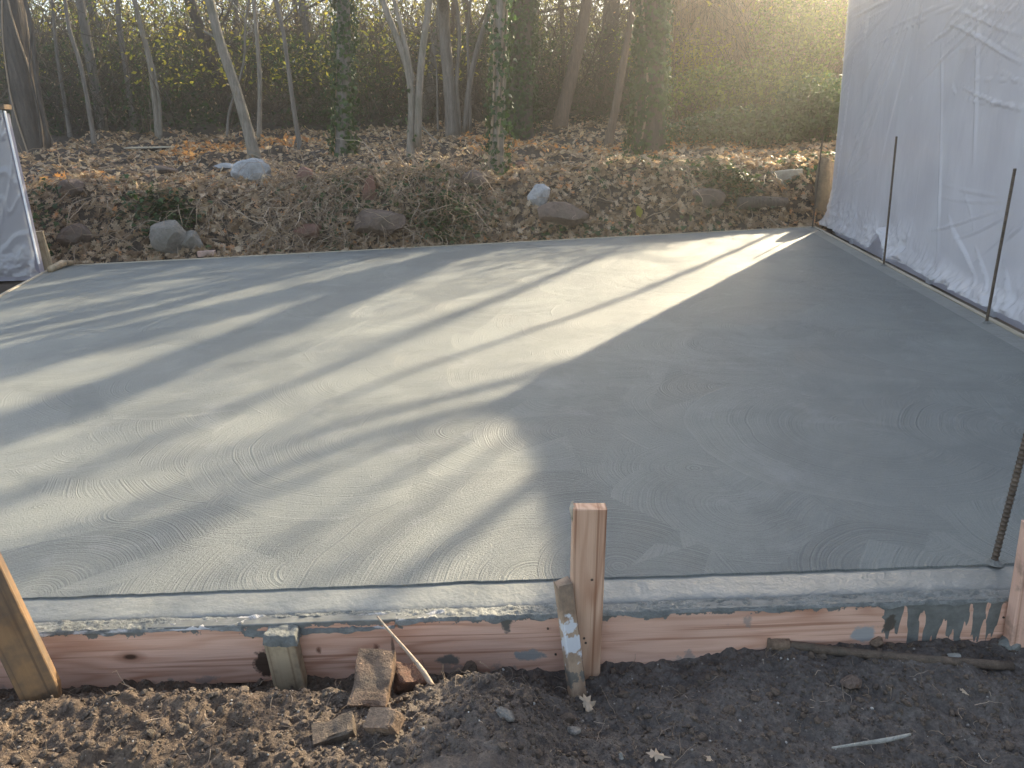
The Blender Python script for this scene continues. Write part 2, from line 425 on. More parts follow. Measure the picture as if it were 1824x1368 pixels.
def board_stains(s, P, c, h):
    sp = s.n('SeparateXYZ', {0: P}); x, z = sp.outputs[0], sp.outputs[2]
    n1 = s.noise(s.map(P, (1, 1, 1)), 9, 5, 0.6); n2 = s.noise(s.map(P, (22, 1, 3.0)), 1.0, 3, 0.6); n3 = s.noise(P, 28, 5, 0.65)
    # grey cement film in patches, more along the lower edge
    low = s.ramp(z, [(0.0, 0.0), (1.0, 1.0)])
    zl = s.math('MULTIPLY_ADD', z, -2.0, -0.24)          # 0.1 at the bottom
    f1 = s.ramp(s.math('ADD', n1, s.math('MAXIMUM', zl, -0.02)), [(0.66, 0.0), (0.70, 0.6)])
    c = s.mix(f1, c, (0.22, 0.215, 0.20))
    # wet rusty spots
    f2 = s.ramp(s.noise(s.map(P, (1, 1, 0.55), loc=(5.3, 0, 2)), 6.5, 4, 0.6), [(0.71, 0.0), (0.75, 0.9)])
    c = s.mix(f2, c, (0.10, 0.04, 0.02))
    f3 = s.ramp(s.noise(s.map(P, loc=(9.3, 0, 4)), 7.0, 5, 0.6), [(0.73, 0.0), (0.75, 0.9)])
    c = s.mix(f3, c, (0.05, 0.045, 0.03))
    # dark mortar running over the right-hand end in drips
    reach = s.ramp(x, [(0.0, 0.0), (1.0, 1.0)])
    xm = s.math('SUBTRACT', x, 0.98)
    edge = s.math('MULTIPLY_ADD', n3, 0.10, s.math('MULTIPLY', xm, 0.9))
    drip = s.math('MULTIPLY_ADD', s.math('SUBTRACT', n2, 0.5), 0.95, 0.025)       # depth of a drip in metres at this x
    dep = s.math('ADD', drip, s.math('MINIMUM', s.math('MULTIPLY', edge, 1.2), 0.06))
    msk = s.math('GREATER_THAN', s.math('ADD', s.math('ADD', z, dep), s.math('MULTIPLY', s.math('SUBTRACT', n3, 0.5), 0.03)), -0.004)
    m2 = s.math('MULTIPLY', msk, s.math('GREATER_THAN', s.math('ADD', x, s.math('MULTIPLY', s.math('SUBTRACT', n3, 0.5), 0.10)), 1.0))
    top = s.math('GREATER_THAN', s.math('ADD', z, s.math('MULTIPLY', s.ramp(n3, [(0.4, 0.0), (0.8, 1.0)]), 0.035)), -0.006)
    mm = s.math('MAXIMUM', m2, top)
    c = s.mix(mm, c, s.ramp(n3, [(0.3, (0.10, 0.10, 0.09)), (0.7, (0.20, 0.20, 0.18))]))
    h = s.math('ADD', h, s.math('MULTIPLY', mm, 1.2))
    return c, h
def spot(cx, cz, rx, rz, col, edge=0.25, strength=0.95):
    def f(s, P, c, h):
        sp = s.n('SeparateXYZ', {0: P})
        dx = s.math('MULTIPLY', s.math('SUBTRACT', sp.outputs[0], cx), 1 / rx); dz = s.math('MULTIPLY', s.math('SUBTRACT', sp.outputs[2], cz), 1 / rz)
        d = s.math('SQRT', s.math('ADD', s.math('MULTIPLY', dx, dx), s.math('MULTIPLY', dz, dz)))
        d = s.math('ADD', d, s.math('MULTIPLY', s.math('SUBTRACT', s.noise(P, 38, 4, 0.65), 0.5), 1.5))
        return s.mix(s.ramp(d, [(0.9 - edge, strength), (0.9, 0.0)]), c, col), h
    return f
def chain(*fs):
    def f(s, P, c, h):
        for g in fs: c, h = g(s, P, c, h)
        return c, h
    return f

def m_soil():
    s = N('dark_soil'); P = s.coord()
    a = s.noise(P, 14, 6, 0.65); b = s.noise(P, 90, 5, 0.7); big = s.noise(P, 2.2, 3)
    sx = s.n('SeparateXYZ', {0: P}).outputs[0]
    red = s.ramp(s.math('MULTIPLY_ADD', sx, -0.9, s.math('MULTIPLY', big, 0.6)), [(0.1, 0.0), (0.9, 0.8)])
    c = s.ramp(s.math('ADD', s.math('MULTIPLY', a, .5), s.math('MULTIPLY', b, .5)), [(0.3, (0.042, 0.037, 0.034)), (0.52, (0.12, 0.100, 0.085)), (0.72, (0.25, 0.215, 0.18))])
    c = s.mix(red, c, s.ramp(s.math('ADD', s.math('MULTIPLY', a, .5), s.math('MULTIPLY', b, .5)), [(0.3, (0.030, 0.019, 0.012)), (0.53, (0.125, 0.080, 0.048)), (0.72, (0.27, 0.185, 0.115))]))  # darkest stop puts crevice shade into the colour of the redder soil
    fl = s.ramp(s.n('TexVoronoi', {'Vector': P, 'Scale': 75}, feature='F1').outputs[0], [(0.05, 1.0), (0.09, 0.0)])
    c = s.mix(s.math('MULTIPLY', fl, s.ramp(s.noise(P, 17, 2), [(0.5, 0.0), (0.6, 0.8)])), c, (0.38, 0.35, 0.30))
    h = s.math('ADD', s.math('MULTIPLY', a, .4), s.math('MULTIPLY', b, .6))
    return s.done(s.bsdf(c, 0.85, s.bump(h, 1.0, 0.018)))

def m_islands(name, stops, rough=0.6, trans=0.0, noise_mix=0.25, spec=0.3, tcol=1.6, interp='LINEAR'):
    """colour by random piece; optional translucency"""
    s = N(name); P = s.coord()
    rnd = s.n('NewGeometry').outputs['Random Per Island']
    f = s.math('ADD', s.math('MULTIPLY', rnd, 1 - noise_mix), s.math('MULTIPLY', s.noise(P, 30, 2), noise_mix))
    c = s.ramp(f, stops, interp)
    sh = s.bsdf(c, rough, None, Specular_IOR_Level=spec)
    if trans:
        t = s.n('BsdfTranslucent', {'Color': s.mix(1.0, c, (tcol, tcol, tcol * 0.9), 'MULTIPLY')}).outputs[0]
        sh = s.n('MixShader', {0: trans, 1: sh, 2: t}).outputs[0]
    return s.done(sh)

def m_bark(name, a, b, scale=1.0, moss=0.0):
    s = N(name); P = s.coord()
    r = s.noise(s.map(P, (26 * scale, 26 * scale, 3.2 * scale)), 1.0, 5, 0.65, 0.4)
    f = s.noise(s.map(P, (90, 90, 25)), 1.0, 3, 0.6)
    big = s.noise(P, 1.3, 3)
    c = s.ramp(s.math('ADD', s.math('MULTIPLY', r, .75), s.math('MULTIPLY', f, .25)), [(0.33, a), (0.66, b)])
    c = s.mix(s.ramp(big, [(0.4, 0.0), (0.7, 0.5)]), c, tuple(0.6 * x for x in b))
    if moss: c = s.mix(s.ramp(s.noise(P, 3.5, 4), [(0.5, 0.0), (0.65, moss)]), c, (0.05, 0.07, 0.025))
    return s.done(s.bsdf(c, 0.85, s.bump(r, 1.0, 0.03 / scale)))

def m_rock(name, a, b, sc=1.0, rough=0.8):
    s = N(name); P = s.coord()
    n1 = s.noise(P, 7 * sc, 6, 0.65); n2 = s.noise(P, 45 * sc, 5, 0.65)
    c = s.ramp(s.math('ADD', s.math('MULTIPLY', n1, .6), s.math('MULTIPLY', n2, .4)), [(0.36, a), (0.62, b)])
    c = s.mix(s.ramp(s.noise(P, 3 * sc, 4), [(0.52, 0.0), (0.7, 0.6)]), c, (0.10, 0.085, 0.06))
    return s.done(s.bsdf(c, rough, s.bump(s.math('ADD', n1, s.math('MULTIPLY', n2, .6)), 0.9, 0.03 / sc)))

def m_plastic(name='clear_plastic_sheet', k=1.0):
    s = N(name); P = s.coord()
    n = s.noise(P, 2.2, 3, 0.5); f = s.noise(s.map(P, (1, 1, 0.35)), 9, 4, 0.6); ff = s.noise(P, 45, 3, 0.6)
    h = s.math('ADD', s.math('MULTIPLY', f, .7), s.math('MULTIPLY', ff, .12))
    nrm = s.bump(h, 0.36, 0.02)
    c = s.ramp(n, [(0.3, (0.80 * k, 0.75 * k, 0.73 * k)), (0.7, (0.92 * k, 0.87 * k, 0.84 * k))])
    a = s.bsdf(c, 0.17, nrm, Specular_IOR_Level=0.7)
    t = s.n('BsdfTransparent', {'Color': (0.92, 0.92, 0.95, 1)}).outputs[0]
    tl = s.n('BsdfTranslucent', {'Color': (0.8, 0.8, 0.86, 1), 'Normal': nrm}).outputs[0]
    m = s.n('MixShader', {0: 0.38, 1: a, 2: t}).outputs[0]
    m = s.n('MixShader', {0: 0.15, 1: m, 2: tl}).outputs[0]
    return s.done(m)
def m_plain(name, c, rough=0.6, nscale=12, var=0.25, bump=0.3, dist=0.004, **kw):
    s = N(name); P = s.coord(); n = s.noise(P, nscale, 4, 0.6)
    col = s.ramp(n, [(0.3, tuple(x * (1 - var) for x in c)), (0.7, tuple(min(1, x * (1 + var)) for x in c))])
    return s.done(s.bsdf(col, rough, s.bump(n, bump, dist), **kw))

M = {}
M['slab'] = m_slab()
M['strip'] = m_slab('trowelled_concrete', False)
M['mortar'] = m_rough_conc()
PINK, PINKD = (0.76, 0.48, 0.35), (0.44, 0.20, 0.115)
M['board'] = m_wood('fir_board', 'X', PINK, PINKD, chain(board_stains,
    spot(-0.715, -0.125, 0.030, 0.055, (0.035, 0.02, 0.012)), 
    spot(-0.04, -0.012, 0.022, 0.040, (0.10, 0.10, 0.085)), spot(-0.355, -0.085, 0.006, 0.045, (0.12, 0.07, 0.05), .5, .8), spot(-0.56, -0.09, 0.010, 0.016, (0.16, 0.06, 0.03), .5, .9), spot(-0.40, -0.09, 0.012, 0.018, (0.14, 0.05, 0.03), .5, .9), spot(0.02, -0.13, 0.05, 0.022, (0.28, 0.285, 0.27)), spot(-0.2, -0.135, 0.04, 0.02, (0.16, 0.15, 0.13)),
    spot(0.95, -0.10, 0.04, 0.03, (0.33, 0.33, 0.32)), spot(1.02, -0.07, 0.022, 0.035, (0.08, 0.065, 0.05))))
M['stake'] = m_wood('fir_stake', 'Z', (0.66, 0.43, 0.29), (0.34, 0.15, 0.075), None, False)
def paint_spots(s, P, c, h):
    z = s.n('SeparateXYZ', {0: P}).outputs[2]
    f = s.ramp(s.math('ADD', s.noise(P, 22, 4, .6), s.math('MULTIPLY', s.math('ABSOLUTE', s.math('SUBTRACT', z, 0.175)), -2.6)), [(0.40, 0.0), (0.44, 0.95)])
    c = s.mix(f, c, (0.62, 0.62, 0.62))
    f = s.ramp(s.math('ADD', s.noise(s.map(P, loc=(3, 0, 0)), 26, 4, .6), s.math('MULTIPLY', s.math('ABSOLUTE', s.math('SUBTRACT', z, 0.045)), -2.4)), [(0.44, 0.0), (0.48, 0.85)])
    return s.mix(f, c, (0.12, 0.12, 0.105)), h
M['old_stake'] = m_wood('weathered_stake', 'Z', (0.46, 0.33, 0.22), (0.26, 0.15, 0.085), paint_spots, False, 0.25)
M['brown_stake'] = m_wood('brown_stake', 'Z', (0.27, 0.15, 0.06), (0.13, 0.065, 0.025), None, False, 0.35)
M['block'] = m_wood('pine_block', 'Z', (0.46, 0.36, 0.23), (0.30, 0.20, 0.11), None, True, 0.15)
M['pale_wood'] = m_wood('pale_board', 'X', (0.50, 0.43, 0.32), (0.33, 0.27, 0.19), None, False)
M['soil'] = m_soil()
M['litter_soil'] = m_plain('woodland_soil', (0.055, 0.04, 0.028), 0.9, 14, 0.5, 1.0, 0.03)
M['leaf'] = m_islands('dead_leaves', [(0.0, (0.13, 0.085, 0.05)), (0.3, (0.28, 0.19, 0.115)), (0.6, (0.42, 0.31, 0.20)), (0.8, (0.60, 0.48, 0.34)), (0.9, (0.58, 0.25, 0.08)), (1.0, (0.68, 0.56, 0.42))], 0.5, 0.45)
M['leaf_orange'] = m_islands('orange_leaves', [(0.0, (0.34, 0.15, 0.06)), (0.5, (0.56, 0.27, 0.09)), (1.0, (0.68, 0.46, 0.24))], 0.5, 0.5)
M['ivy'] = m_islands('ivy_leaves', [(0.0, (0.020, 0.042, 0.014)), (0.6, (0.040, 0.080, 0.022)), (0.9, (0.075, 0.125, 0.03)), (1.0, (0.16, 0.20, 0.04))], 0.5, 0.35, spec=0.4)
M['green_leaf'] = m_islands('green_leaves', [(0.0, (0.05, 0.085, 0.022)), (0.5, (0.12, 0.16, 0.035)), (1.0, (0.34, 0.34, 0.06))], 0.45, 0.6)
M['olive_leaf'] = m_islands('olive_leaves', [(0.0, (0.10, 0.10, 0.035)), (0.6, (0.24, 0.22, 0.06)), (1.0, (0.42, 0.36, 0.10))], 0.5, 0.65)
M['yellow_leaf'] = m_islands('yellow_leaves', [(0.0, (0.16, 0.17, 0.03)), (0.5, (0.42, 0.38, 0.05)), (1.0, (0.55, 0.42, 0.06))], 0.5, 0.55)
M['twig'] = m_islands('twigs', [(0.0, (0.050, 0.036, 0.026)), (0.6, (0.12, 0.09, 0.065)), (1.0, (0.26, 0.20, 0.145))], 0.8)
M['vine'] = m_islands('dry_vines', [(0.0, (0.16, 0.115, 0.075)), (0.6, (0.34, 0.25, 0.17)), (1.0, (0.55, 0.44, 0.33))], 0.7)
M['reed'] = m_islands('reeds', [(0.0, (0.26, 0.15, 0.09)), (0.6, (0.42, 0.27, 0.17)), (1.0, (0.55, 0.40, 0.27))], 0.6, 0.3)
M['bark_grey'] = m_bark('grey_bark', (0.085, 0.072, 0.058), (0.28, 0.24, 0.20), 1.0)
M['bark_pale'] = m_bark('pale_bark', (0.13, 0.11, 0.085), (0.34, 0.29, 0.23), 1.6, 0.3)
M['bark_dark'] = m_bark('dark_furrowed_bark', (0.035, 0.027, 0.022), (0.16, 0.125, 0.095), 0.8)
M['bark_brown'] = m_bark('brown_bark', (0.075, 0.05, 0.035), (0.22, 0.155, 0.11), 1.4)
M['rebar'] = m_plain('rusty_steel', (0.115, 0.085, 0.06), 0.6, 60, 0.45, 0.4, 0.001, Metallic=0.45)
M['brick'] = m_rock('dirty_brick', (0.085, 0.052, 0.036), (0.24, 0.115, 0.07), 2.2)
M['brick_pink'] = m_rock('pink_brick', (0.40, 0.24, 0.19), (0.58, 0.42, 0.34), 2.2)
M['brick_mud'] = m_rock('muddy_brick', (0.065, 0.043, 0.028), (0.25, 0.155, 0.098), 3.0)
M['mudstone'] = m_rock('mud_covered_brick', (0.105, 0.070, 0.046), (0.30, 0.20, 0.13), 2.4)
M['rock_grey'] = m_rock('grey_rock', (0.13, 0.115, 0.095), (0.30, 0.27, 0.23))
M['rock_brown'] = m_rock('brown_rock', (0.085, 0.06, 0.045), (0.20, 0.14, 0.105))
M['rock_white'] = m_rock('pale_rock', (0.24, 0.24, 0.245), (0.50, 0.49, 0.48), 1.4)
M['rock_red'] = m_rock('reddish_rock', (0.14, 0.065, 0.045), (0.26, 0.13, 0.09))
M['rock_tan'] = m_rock('tan_rock', (0.10, 0.078, 0.05), (0.21, 0.16, 0.11))
M['conc_block'] = m_rock('old_concrete', (0.25, 0.24, 0.20), (0.42, 0.40, 0.35), 1.4)
M['plastic'] = m_plastic()
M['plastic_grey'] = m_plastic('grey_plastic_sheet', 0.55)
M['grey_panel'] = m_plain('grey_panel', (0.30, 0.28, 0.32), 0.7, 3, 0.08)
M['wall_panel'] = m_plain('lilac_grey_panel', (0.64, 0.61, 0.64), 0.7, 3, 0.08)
M['white_trim'] = m_plain('white_trim', (0.75, 0.75, 0.76), 0.5, 8, 0.08)
M['blue_tape'] = m_plain('blue_tape', (0.05, 0.16, 0.62), 0.5)
M['root'] = m_wood('root_wood', 'Z', (0.42, 0.33, 0.24), (0.22, 0.15, 0.10), None, False)
M['pebble'] = m_islands('pebbles', [(0.0, (0.12, 0.10, 0.085)), (0.6, (0.32, 0.29, 0.25)), (1.0, (0.62, 0.60, 0.55))], 0.7)
M['clod'] = m_rock('soil_clods', (0.045, 0.032, 0.023), (0.16, 0.115, 0.08), 6)

# ================================================================== GROUND
def far_z(X, Y):
    inner = (np.abs(X) < 30) & (Y > -8) & (Y < 52)
    z = np.where(Y > 8, HW(X, np.maximum(Y, 8)), -0.15)
    return z - np.where(inner, 0.5, 0.02)
xs = np.linspace(-95, 95, 121); ys = np.linspace(-70, 110, 121)
me = grid_mesh('distant_ground', xs, ys, far_z, M['litter_soil'])
tag(obj('distant_ground', me), kind='structure')
xs = np.concatenate([np.arange(-31, -8, 0.35), np.arange(-8, 8, 0.055), np.arange(8, 31.1, 0.35)])
ys = np.concatenate([np.arange(7.6, 14, 0.055), np.arange(14, 24, 0.15), np.arange(24, 53, 0.6)])
me = grid_mesh('forest_floor', xs, ys, HW, M['litter_soil'], lambda x, y: s_back(x, y) > -0.04)
floor_o = tag(obj('forest_floor', me), kind='structure')
def side_z(X, Y):
    return -0.16 + 0.05 * fbm(X * 2, Y * 2, 3, 4)
me = grid_mesh('bare_ground', np.linspace(-31, 31, 200), np.linspace(-9, 13, 90), side_z, M['litter_soil'],
               lambda x, y: (s_back(x, y) < 0.3) & ~((np.abs(x) < 2.4) & (y > 0.6) & (y < 1.9)) & ~((x > FL[0] + 0.3) & (x < FR[0] - 0.2) & (y > 1.5) & (y < 8.4)))
tag(obj('bare_ground', me), kind='structure')
def soil_z(X, Y):
    z = HS(X, Y)
    e = np.minimum(np.minimum(X + 2.7, 2.7 - X), Y - 0.45)
    return z - 0.12 * sstep(0.3, 0.0, e)
me = grid_mesh('soil_ground', np.concatenate([np.arange(-2.7, -1.6, 0.03), np.arange(-1.6, 1.6, 0.006), np.arange(1.6, 2.71, 0.03)]),
               np.concatenate([np.arange(0.45, 1.3, 0.03), np.arange(1.3, 1.835, 0.005)]), soil_z, M['soil'])
tag(obj('soil_ground', me), kind='structure')

# ================================================================== SLAB
def line_pt(a, b, t): return a + (b - a) * t
IFY = 1.963                                     # inner line of the front border strip
def xl(y): return FL[0] + (BL - FL)[0] * (y - FL[1]) / (BL - FL)[1]
def xr(y): return FR[0] + (BR - FR)[0] * (y - FR[1]) / (BR - FR)[1]
def slab_top():
    bw = 0.14
    pts = []
    n = 700
    xa, xb = xl(IFY) + 0.12, xr(IFY) - bw
    for k in range(n + 1):
        x = xa + (xb - xa) * k / n
        pts.append((x, IFY + 0.004 * (vnoise(x * 45, 0.5, 3) * 1.6 + vnoise(x * 12, 1.5, 4) * 1.4 + vnoise(x * 2.1, 2.5, 6) * 2.0 + 2.2 * max(0, vnoise(x * 7, 9.5, 8) - 0.2)), 0.003))
    # right and back edges, straight
    nb = (BR - BL) / np.linalg.norm(BR - BL); nn = np.array([nb[1], -nb[0]])
    c1 = BR - np.array([bw, 0]) + nn * 0.05; c2 = BL + np.array([0.1, 0]) + nn * 0.05
    pts += [(c1[0], c1[1], 0.003), (c2[0], c2[1], 0.003)]
    top = np.array(pts); bot = top.copy(); bot[:, 2] = -0.10
    k = len(pts)
    me = bpy.data.meshes.new('concrete_slab')
    V = [tuple(v) for v in top] + [tuple(v) for v in bot]
    F = [tuple(range(k))] + [(i, i + k, (i + 1) % k + k, (i + 1) % k) for i in range(k)]
    me.from_pydata(V, [], F); me.materials.append(M['slab'])
    return me
slab = tag(obj('concrete_slab', slab_top()), kind='structure')
# front border strip with a rounded nose
def strip_mesh():
    xs = np.arange(xl(1.9) - 0.02, xr(1.9) - 0.05, 0.012)
    prof = [(IFY + 0.012, -0.05), (IFY + 0.012, -0.004), (IFY - 0.003, -0.003), (IFY - 0.03, -0.002), (IFY - 0.06, -0.002), (IFY - 0.09, -0.0025), (IFY - 0.108, -0.004), (IFY - 0.118, -0.008), (IFY - 0.124, -0.015), (IFY - 0.125, -0.04)]
    V = []
    for (y, z) in prof:
        yy = y + 0.006 * vnoise(xs * 2.3, xs * 0 + 2, 7) + 0.002 * vnoise(xs * 11, xs * 0 + 2, 17)
        zz = z + (0.0016 * fbm(xs * 14, xs * 0 + y * 60, 3, 5) if z > -0.012 else 0)
        V.append(np.stack([xs, yy, np.broadcast_to(zz, xs.shape)], -1))
    V = np.stack(V, 0); a, b = V.shape[:2]
    i = np.arange(a - 1)[:, None] * b; j = np.arange(b - 1)[None]
    Q = np.stack([i + j, i + b + j, i + b + j + 1, i + j + 1], -1).reshape(-1, 4)
    return mesh_np('border_strip', V.reshape(-1, 3), Q[:, ::-1], M['strip'])
obj('border_strip', strip_mesh(), slab)
def poly_prism(name, pts, z0, z1, mat):
    k = len(pts); me = bpy.data.meshes.new(name)
    me.from_pydata([(p[0], p[1], z1) for p in pts] + [(p[0], p[1], z0) for p in pts], [], [tuple(range(k)), tuple(range(2 * k - 1, k - 1, -1))] + [((i + 1) % k, i, i + k, (i + 1) % k + k) for i in range(k)])
    me.materials.append(mat); return me
nb = (BR - BL) / np.linalg.norm(BR - BL); nn = np.array([nb[1], -nb[0]])
obj('border_strip', poly_prism('border_strip', [(xr(1.97) - 0.135, 1.975), (xr(1.97) - 0.002, 1.975), (BR[0] - 0.002, BR[1]), (BR[0] - 0.136, BR[1] - 0.02)], -0.1, -0.001, M['strip']), slab)
obj('border_strip', poly_prism('border_strip', [BL + nn * 0.046, np.array([BR[0] - 0.14, BR[1] - 0.02]) + nn * 0.046, np.array([BR[0] - 0.14, BR[1] - 0.02]), BL], -0.1, 0.0, M['strip']), slab)
obj('border_strip', poly_prism('border_strip', [(xl(1.97), 1.975), (xl(1.97) + 0.117, 1.975), (BL[0] + 0.10, BL[1] - 0.05), (BL[0], BL[1] - 0.05)], -0.1, -0.001, M['strip']), slab)
# spilled mortar over the top of the form
def spill():
    xs = np.arange(-2.4, 2.6, 0.005); vs = np.linspace(0, 1, 13)
    X, Vv = np.meshgrid(xs, vs)
    lip = 0.006 + 0.010 * fbm(X * 9, X * 0, 3, 31)
    y0 = 1.797 - lip * 0.5; y1 = 1.842
    Y = y0 + (y1 - y0) * Vv
    lump = 0.011 * np.abs(fbm(X * 38, Y * 60, 4, 12, 0.6)) + 0.006 * fbm(X * 8, Y * 20, 2, 14)
    Z = -0.006 + lump + 0.002 * Vv
    Z = np.where(Vv < 0.04, -0.010 - 0.02 * np.clip(fbm(X * 16, X * 0 + 4, 3, 41) + 0.05, 0, 1), Z)
    bare = (fbm(X * 1.7, X * 0, 2, 51) > 0.16) & (X < 0)
    Z = np.where(bare & (Vv < 0.6), Z - 0.018, Z)
    V = np.stack([X, Y, Z], -1).reshape(-1, 3); b = len(xs); a = len(vs)
    i = np.arange(a - 1)[:, None] * b; j = np.arange(b - 1)[None]
    Q = np.stack([i + j, i + j + 1, i + b + j + 1, i + b + j], -1).reshape(-1, 4)
    return mesh_np('mortar_spill', V, Q, M['mortar'])
tag(obj('mortar_spill', spill(), slab), kind='stuff')

# ================================================================== FORM BOARDS
def plank(name, L, W, T, mat, bev=0.002, seed=0, seg=12):
    """board along local X, thickness Y, height Z (0..W downwards from 0)"""
    mb = MB()
    xs = np.linspace(-L / 2, L / 2, seg)
    ring = [(-T / 2 + bev, 0), (T / 2 - bev, 0), (T / 2, -bev), (T / 2, -W + bev), (T / 2 - bev, -W), (-T / 2 + bev, -W), (-T / 2, -W + bev), (-T / 2, -bev)]
    V = []
    for i, x in enumerate(xs):
        w1 = 0.0015 * math.sin(i * 1.7 + seed)
        for (y, z) in ring: V.append((x, y + w1, z))
    k = len(ring); Q = [(i * k + j, (i + 1) * k + j, (i + 1) * k + (j + 1) % k, i * k + (j + 1) % k) for i in range(seg - 1) for j in range(k)]
    me = bpy.data.meshes.new(name)
    me.from_pydata(V, [], Q + [tuple(range(k))[::-1], tuple((seg - 1) * k + j for j in range(k))])
    me.materials.append(mat); return me
fb = obj('form_board', plank('form_board', 5.6, 0.19, 0.036, M['board'], seg=30), loc=(0.0, 1.818, -0.003))
tag(fb, 'pink fir form board running along the front edge of the slab', 'board', 'form boards round the slab')
for (x_, z_) in ((0.075, -0.045), (0.095, -0.13), (-0.735, -0.04), (1.33, -0.06)):
    nb_ = MB(); nb_.tube([(x_, -0.0178, z_), (x_, -0.0205, z_)], 0.0034, 8); obj('nail', nb_.mesh('nail', M['rebar']), fb)
# back, right and left forms, only their top edges show
def form_between(a, b, label, out):
    a = np.array(a, float); b = np.array(b, float); mid = (a + b) / 2; L = np.linalg.norm(b - a); ang = math.atan2(b[1] - a[1], b[0] - a[0])
    o = obj('form_board', plank('form_board', L, 0.16, 0.03, M['pale_wood']), loc=(mid[0] + out[0] * 0.017, mid[1] + out[1] * 0.017, 0.008), rot=(0, 0, ang))
    tag(o, label, 'board', 'form boards round the slab')
form_between(BL, BR, 'thin pale form board edging the slab below the leaf bank', -nn)
form_between((xr(1.85), 1.85), BR, 'form board edging the slab under the tall plastic-covered wall', (0.99, -0.1))
form_between((xl(1.85), 1.85), BL, 'form board edging the slab beside the low plastic-covered panel', (-0.96, -0.2))

# ================================================================== STAKES
def stake_mesh(name, W, T, Hh, mat, seg=10, rough=0.0, seed=1, point=True):
    mb_V = []; bev = 0.0025
    zs = np.linspace(-0.15 if point else 0, Hh, seg)
    ring = [(-W / 2 + bev, -T / 2), (W / 2 - bev, -T / 2), (W / 2, -T / 2 + bev), (W / 2, T / 2 - bev), (W / 2 - bev, T / 2), (-W / 2 + bev, T / 2), (-W / 2, T / 2 - bev), (-W / 2, -T / 2 + bev)]
    rs = random.Random(seed); k = len(ring)
    for i, z in enumerate(zs):
        f = 1.0 if z > -0.02 or not point else 0.5
        for j, (x, y) in enumerate(ring):
            dz = rs.uniform(-rough, rough) if i == seg - 1 else 0
            mb_V.append((x * f, y * f, z + dz))
    F = [(i * k + j, i * k + (j + 1) % k, (i + 1) * k + (j + 1) % k, (i + 1) * k + j) for i in range(seg - 1) for j in range(k)]
    F += [tuple((seg - 1) * k + j for j in range(k)), tuple(range(k))[::-1]]
    me = bpy.data.meshes.new(name); me.from_pydata(mb_V, [], F); me.materials.append(mat); return me
def aim(o, base, top, spin=0.0):
    base = Vector(base); top = Vector(top); d = (top - base).normalized()
    x = Vector((math.cos(spin), math.sin(spin), 0)); x = (x - d * x.dot(d)).normalized(); y = d.cross(x)
    o.matrix_world = Matrix.Translation(base) @ Matrix((x, y, d)).transposed().to_4x4()
# tall centre stake, in front of the board
def on_plane_y(px, py, Y): return atY(px, py, Y)
b = on_plane_y(1040, 1190, 1.778); t = on_plane_y(1050, 901, 1.760)
o = obj('wooden_stake', stake_mesh('wooden_stake', 0.086, 0.037, float(t[2] - b[2]), M['stake'], rough=0.003, seed=4))
aim(o, b, t, 0.02)
tag(o, 'tall new square-topped stake nailed upright to the middle of the front form board', 'stake', 'wooden stakes round the form')
# frayed splinter at its top left edge
mb = MB()
for k in range(9):
    p = t + np.array([-0.043 + 0.004 * RS.rand(), -0.012 + 0.003 * k, 0.0])
    mb.tube([p + (0, 0, -0.03 - 0.02 * RS.rand()), p + (-0.004, 0, -0.01), p + (-0.003 + 0.004 * RS.rand(), 0, 0.004 + 0.005 * RS.rand())], [0.0035, 0.004, 0.0015], 5)
sp_ = obj('frayed_edge', mb.mesh('frayed_edge', M['pale_wood'])); sp_.parent = o; sp_.matrix_parent_inverse = o.matrix_world.inverted()
for (zz, xx) in ((0.30, 0.010), (0.115, -0.005), (0.10, 0.0)):
    mb = MB(); mb.tube([(xx, -0.0180, zz), (xx, -0.0200, zz)], 0.0035, 8); obj('nail', mb.mesh('nail', M['rebar']), o)
# small leaning kicker with white paint
b = hit(1030, 1242, False); b[2] -= 0.01; t = atY(1003, 1037, 1.752)
o = obj('leaning_stake', stake_mesh('leaning_stake', 0.042, 0.036, float(np.linalg.norm(t - b)), M['old_stake'], rough=0.010, seed=9))
aim(o, b, t, 0.35)
tag(o, 'short weathered stake splashed with white paint leaning beside the tall middle stake', 'stake', 'wooden stakes round the form')
# left brown stake, leaning out of frame
b = atY(80, 1245, 1.66); t = atY(-95, 880, 1.735)
o = obj('leaning_stake', stake_mesh('leaning_stake', 0.088, 0.045, float(np.linalg.norm(t - b)) + 0.05, M['brown_stake'], seed=3))
aim(o, b, t, 0.38)
tag(o, 'brown muddy stake leaning in from the left edge across the form board', 'stake', 'wooden stakes round the form')
# sawn-off block with a mortar cap
b = atY(520, 1222, 1.777); t = atY(510, 1131, 1.777)
root = empty('stake_stub', tuple(b))
tag(root, 'sawn-off stake capped with grey mortar against the front form board', 'stake', 'wooden stakes round the form')
o = obj('post', stake_mesh('post', 0.083, 0.042, float(t[2] - b[2]), M['block'], seed=6), root)
o.rotation_euler = (0, R(-4), 0)
mb = MB(); xs = np.linspace(-0.046, 0.046, 22); ys = np.linspace(-0.028, 0.024, 14); X, Y = np.meshgrid(xs, ys)
Z = float(t[2] - b[2]) + 0.014 + 0.012 * fbm(X * 40, Y * 40, 3, 3) - 0.03 * (np.maximum(np.abs(X) / 0.046, np.abs(Y) / 0.028) > 0.95)
V = np.stack([X - 0.006, Y, Z], -1).reshape(-1, 3); i = np.arange(13)[:, None] * 22; j = np.arange(21)[None]
obj('mortar_cap', mesh_np('mortar_cap', V, np.stack([i + j, i + j + 1, i + 22 + j + 1, i + 22 + j], -1).reshape(-1, 4), M['mortar']), root)
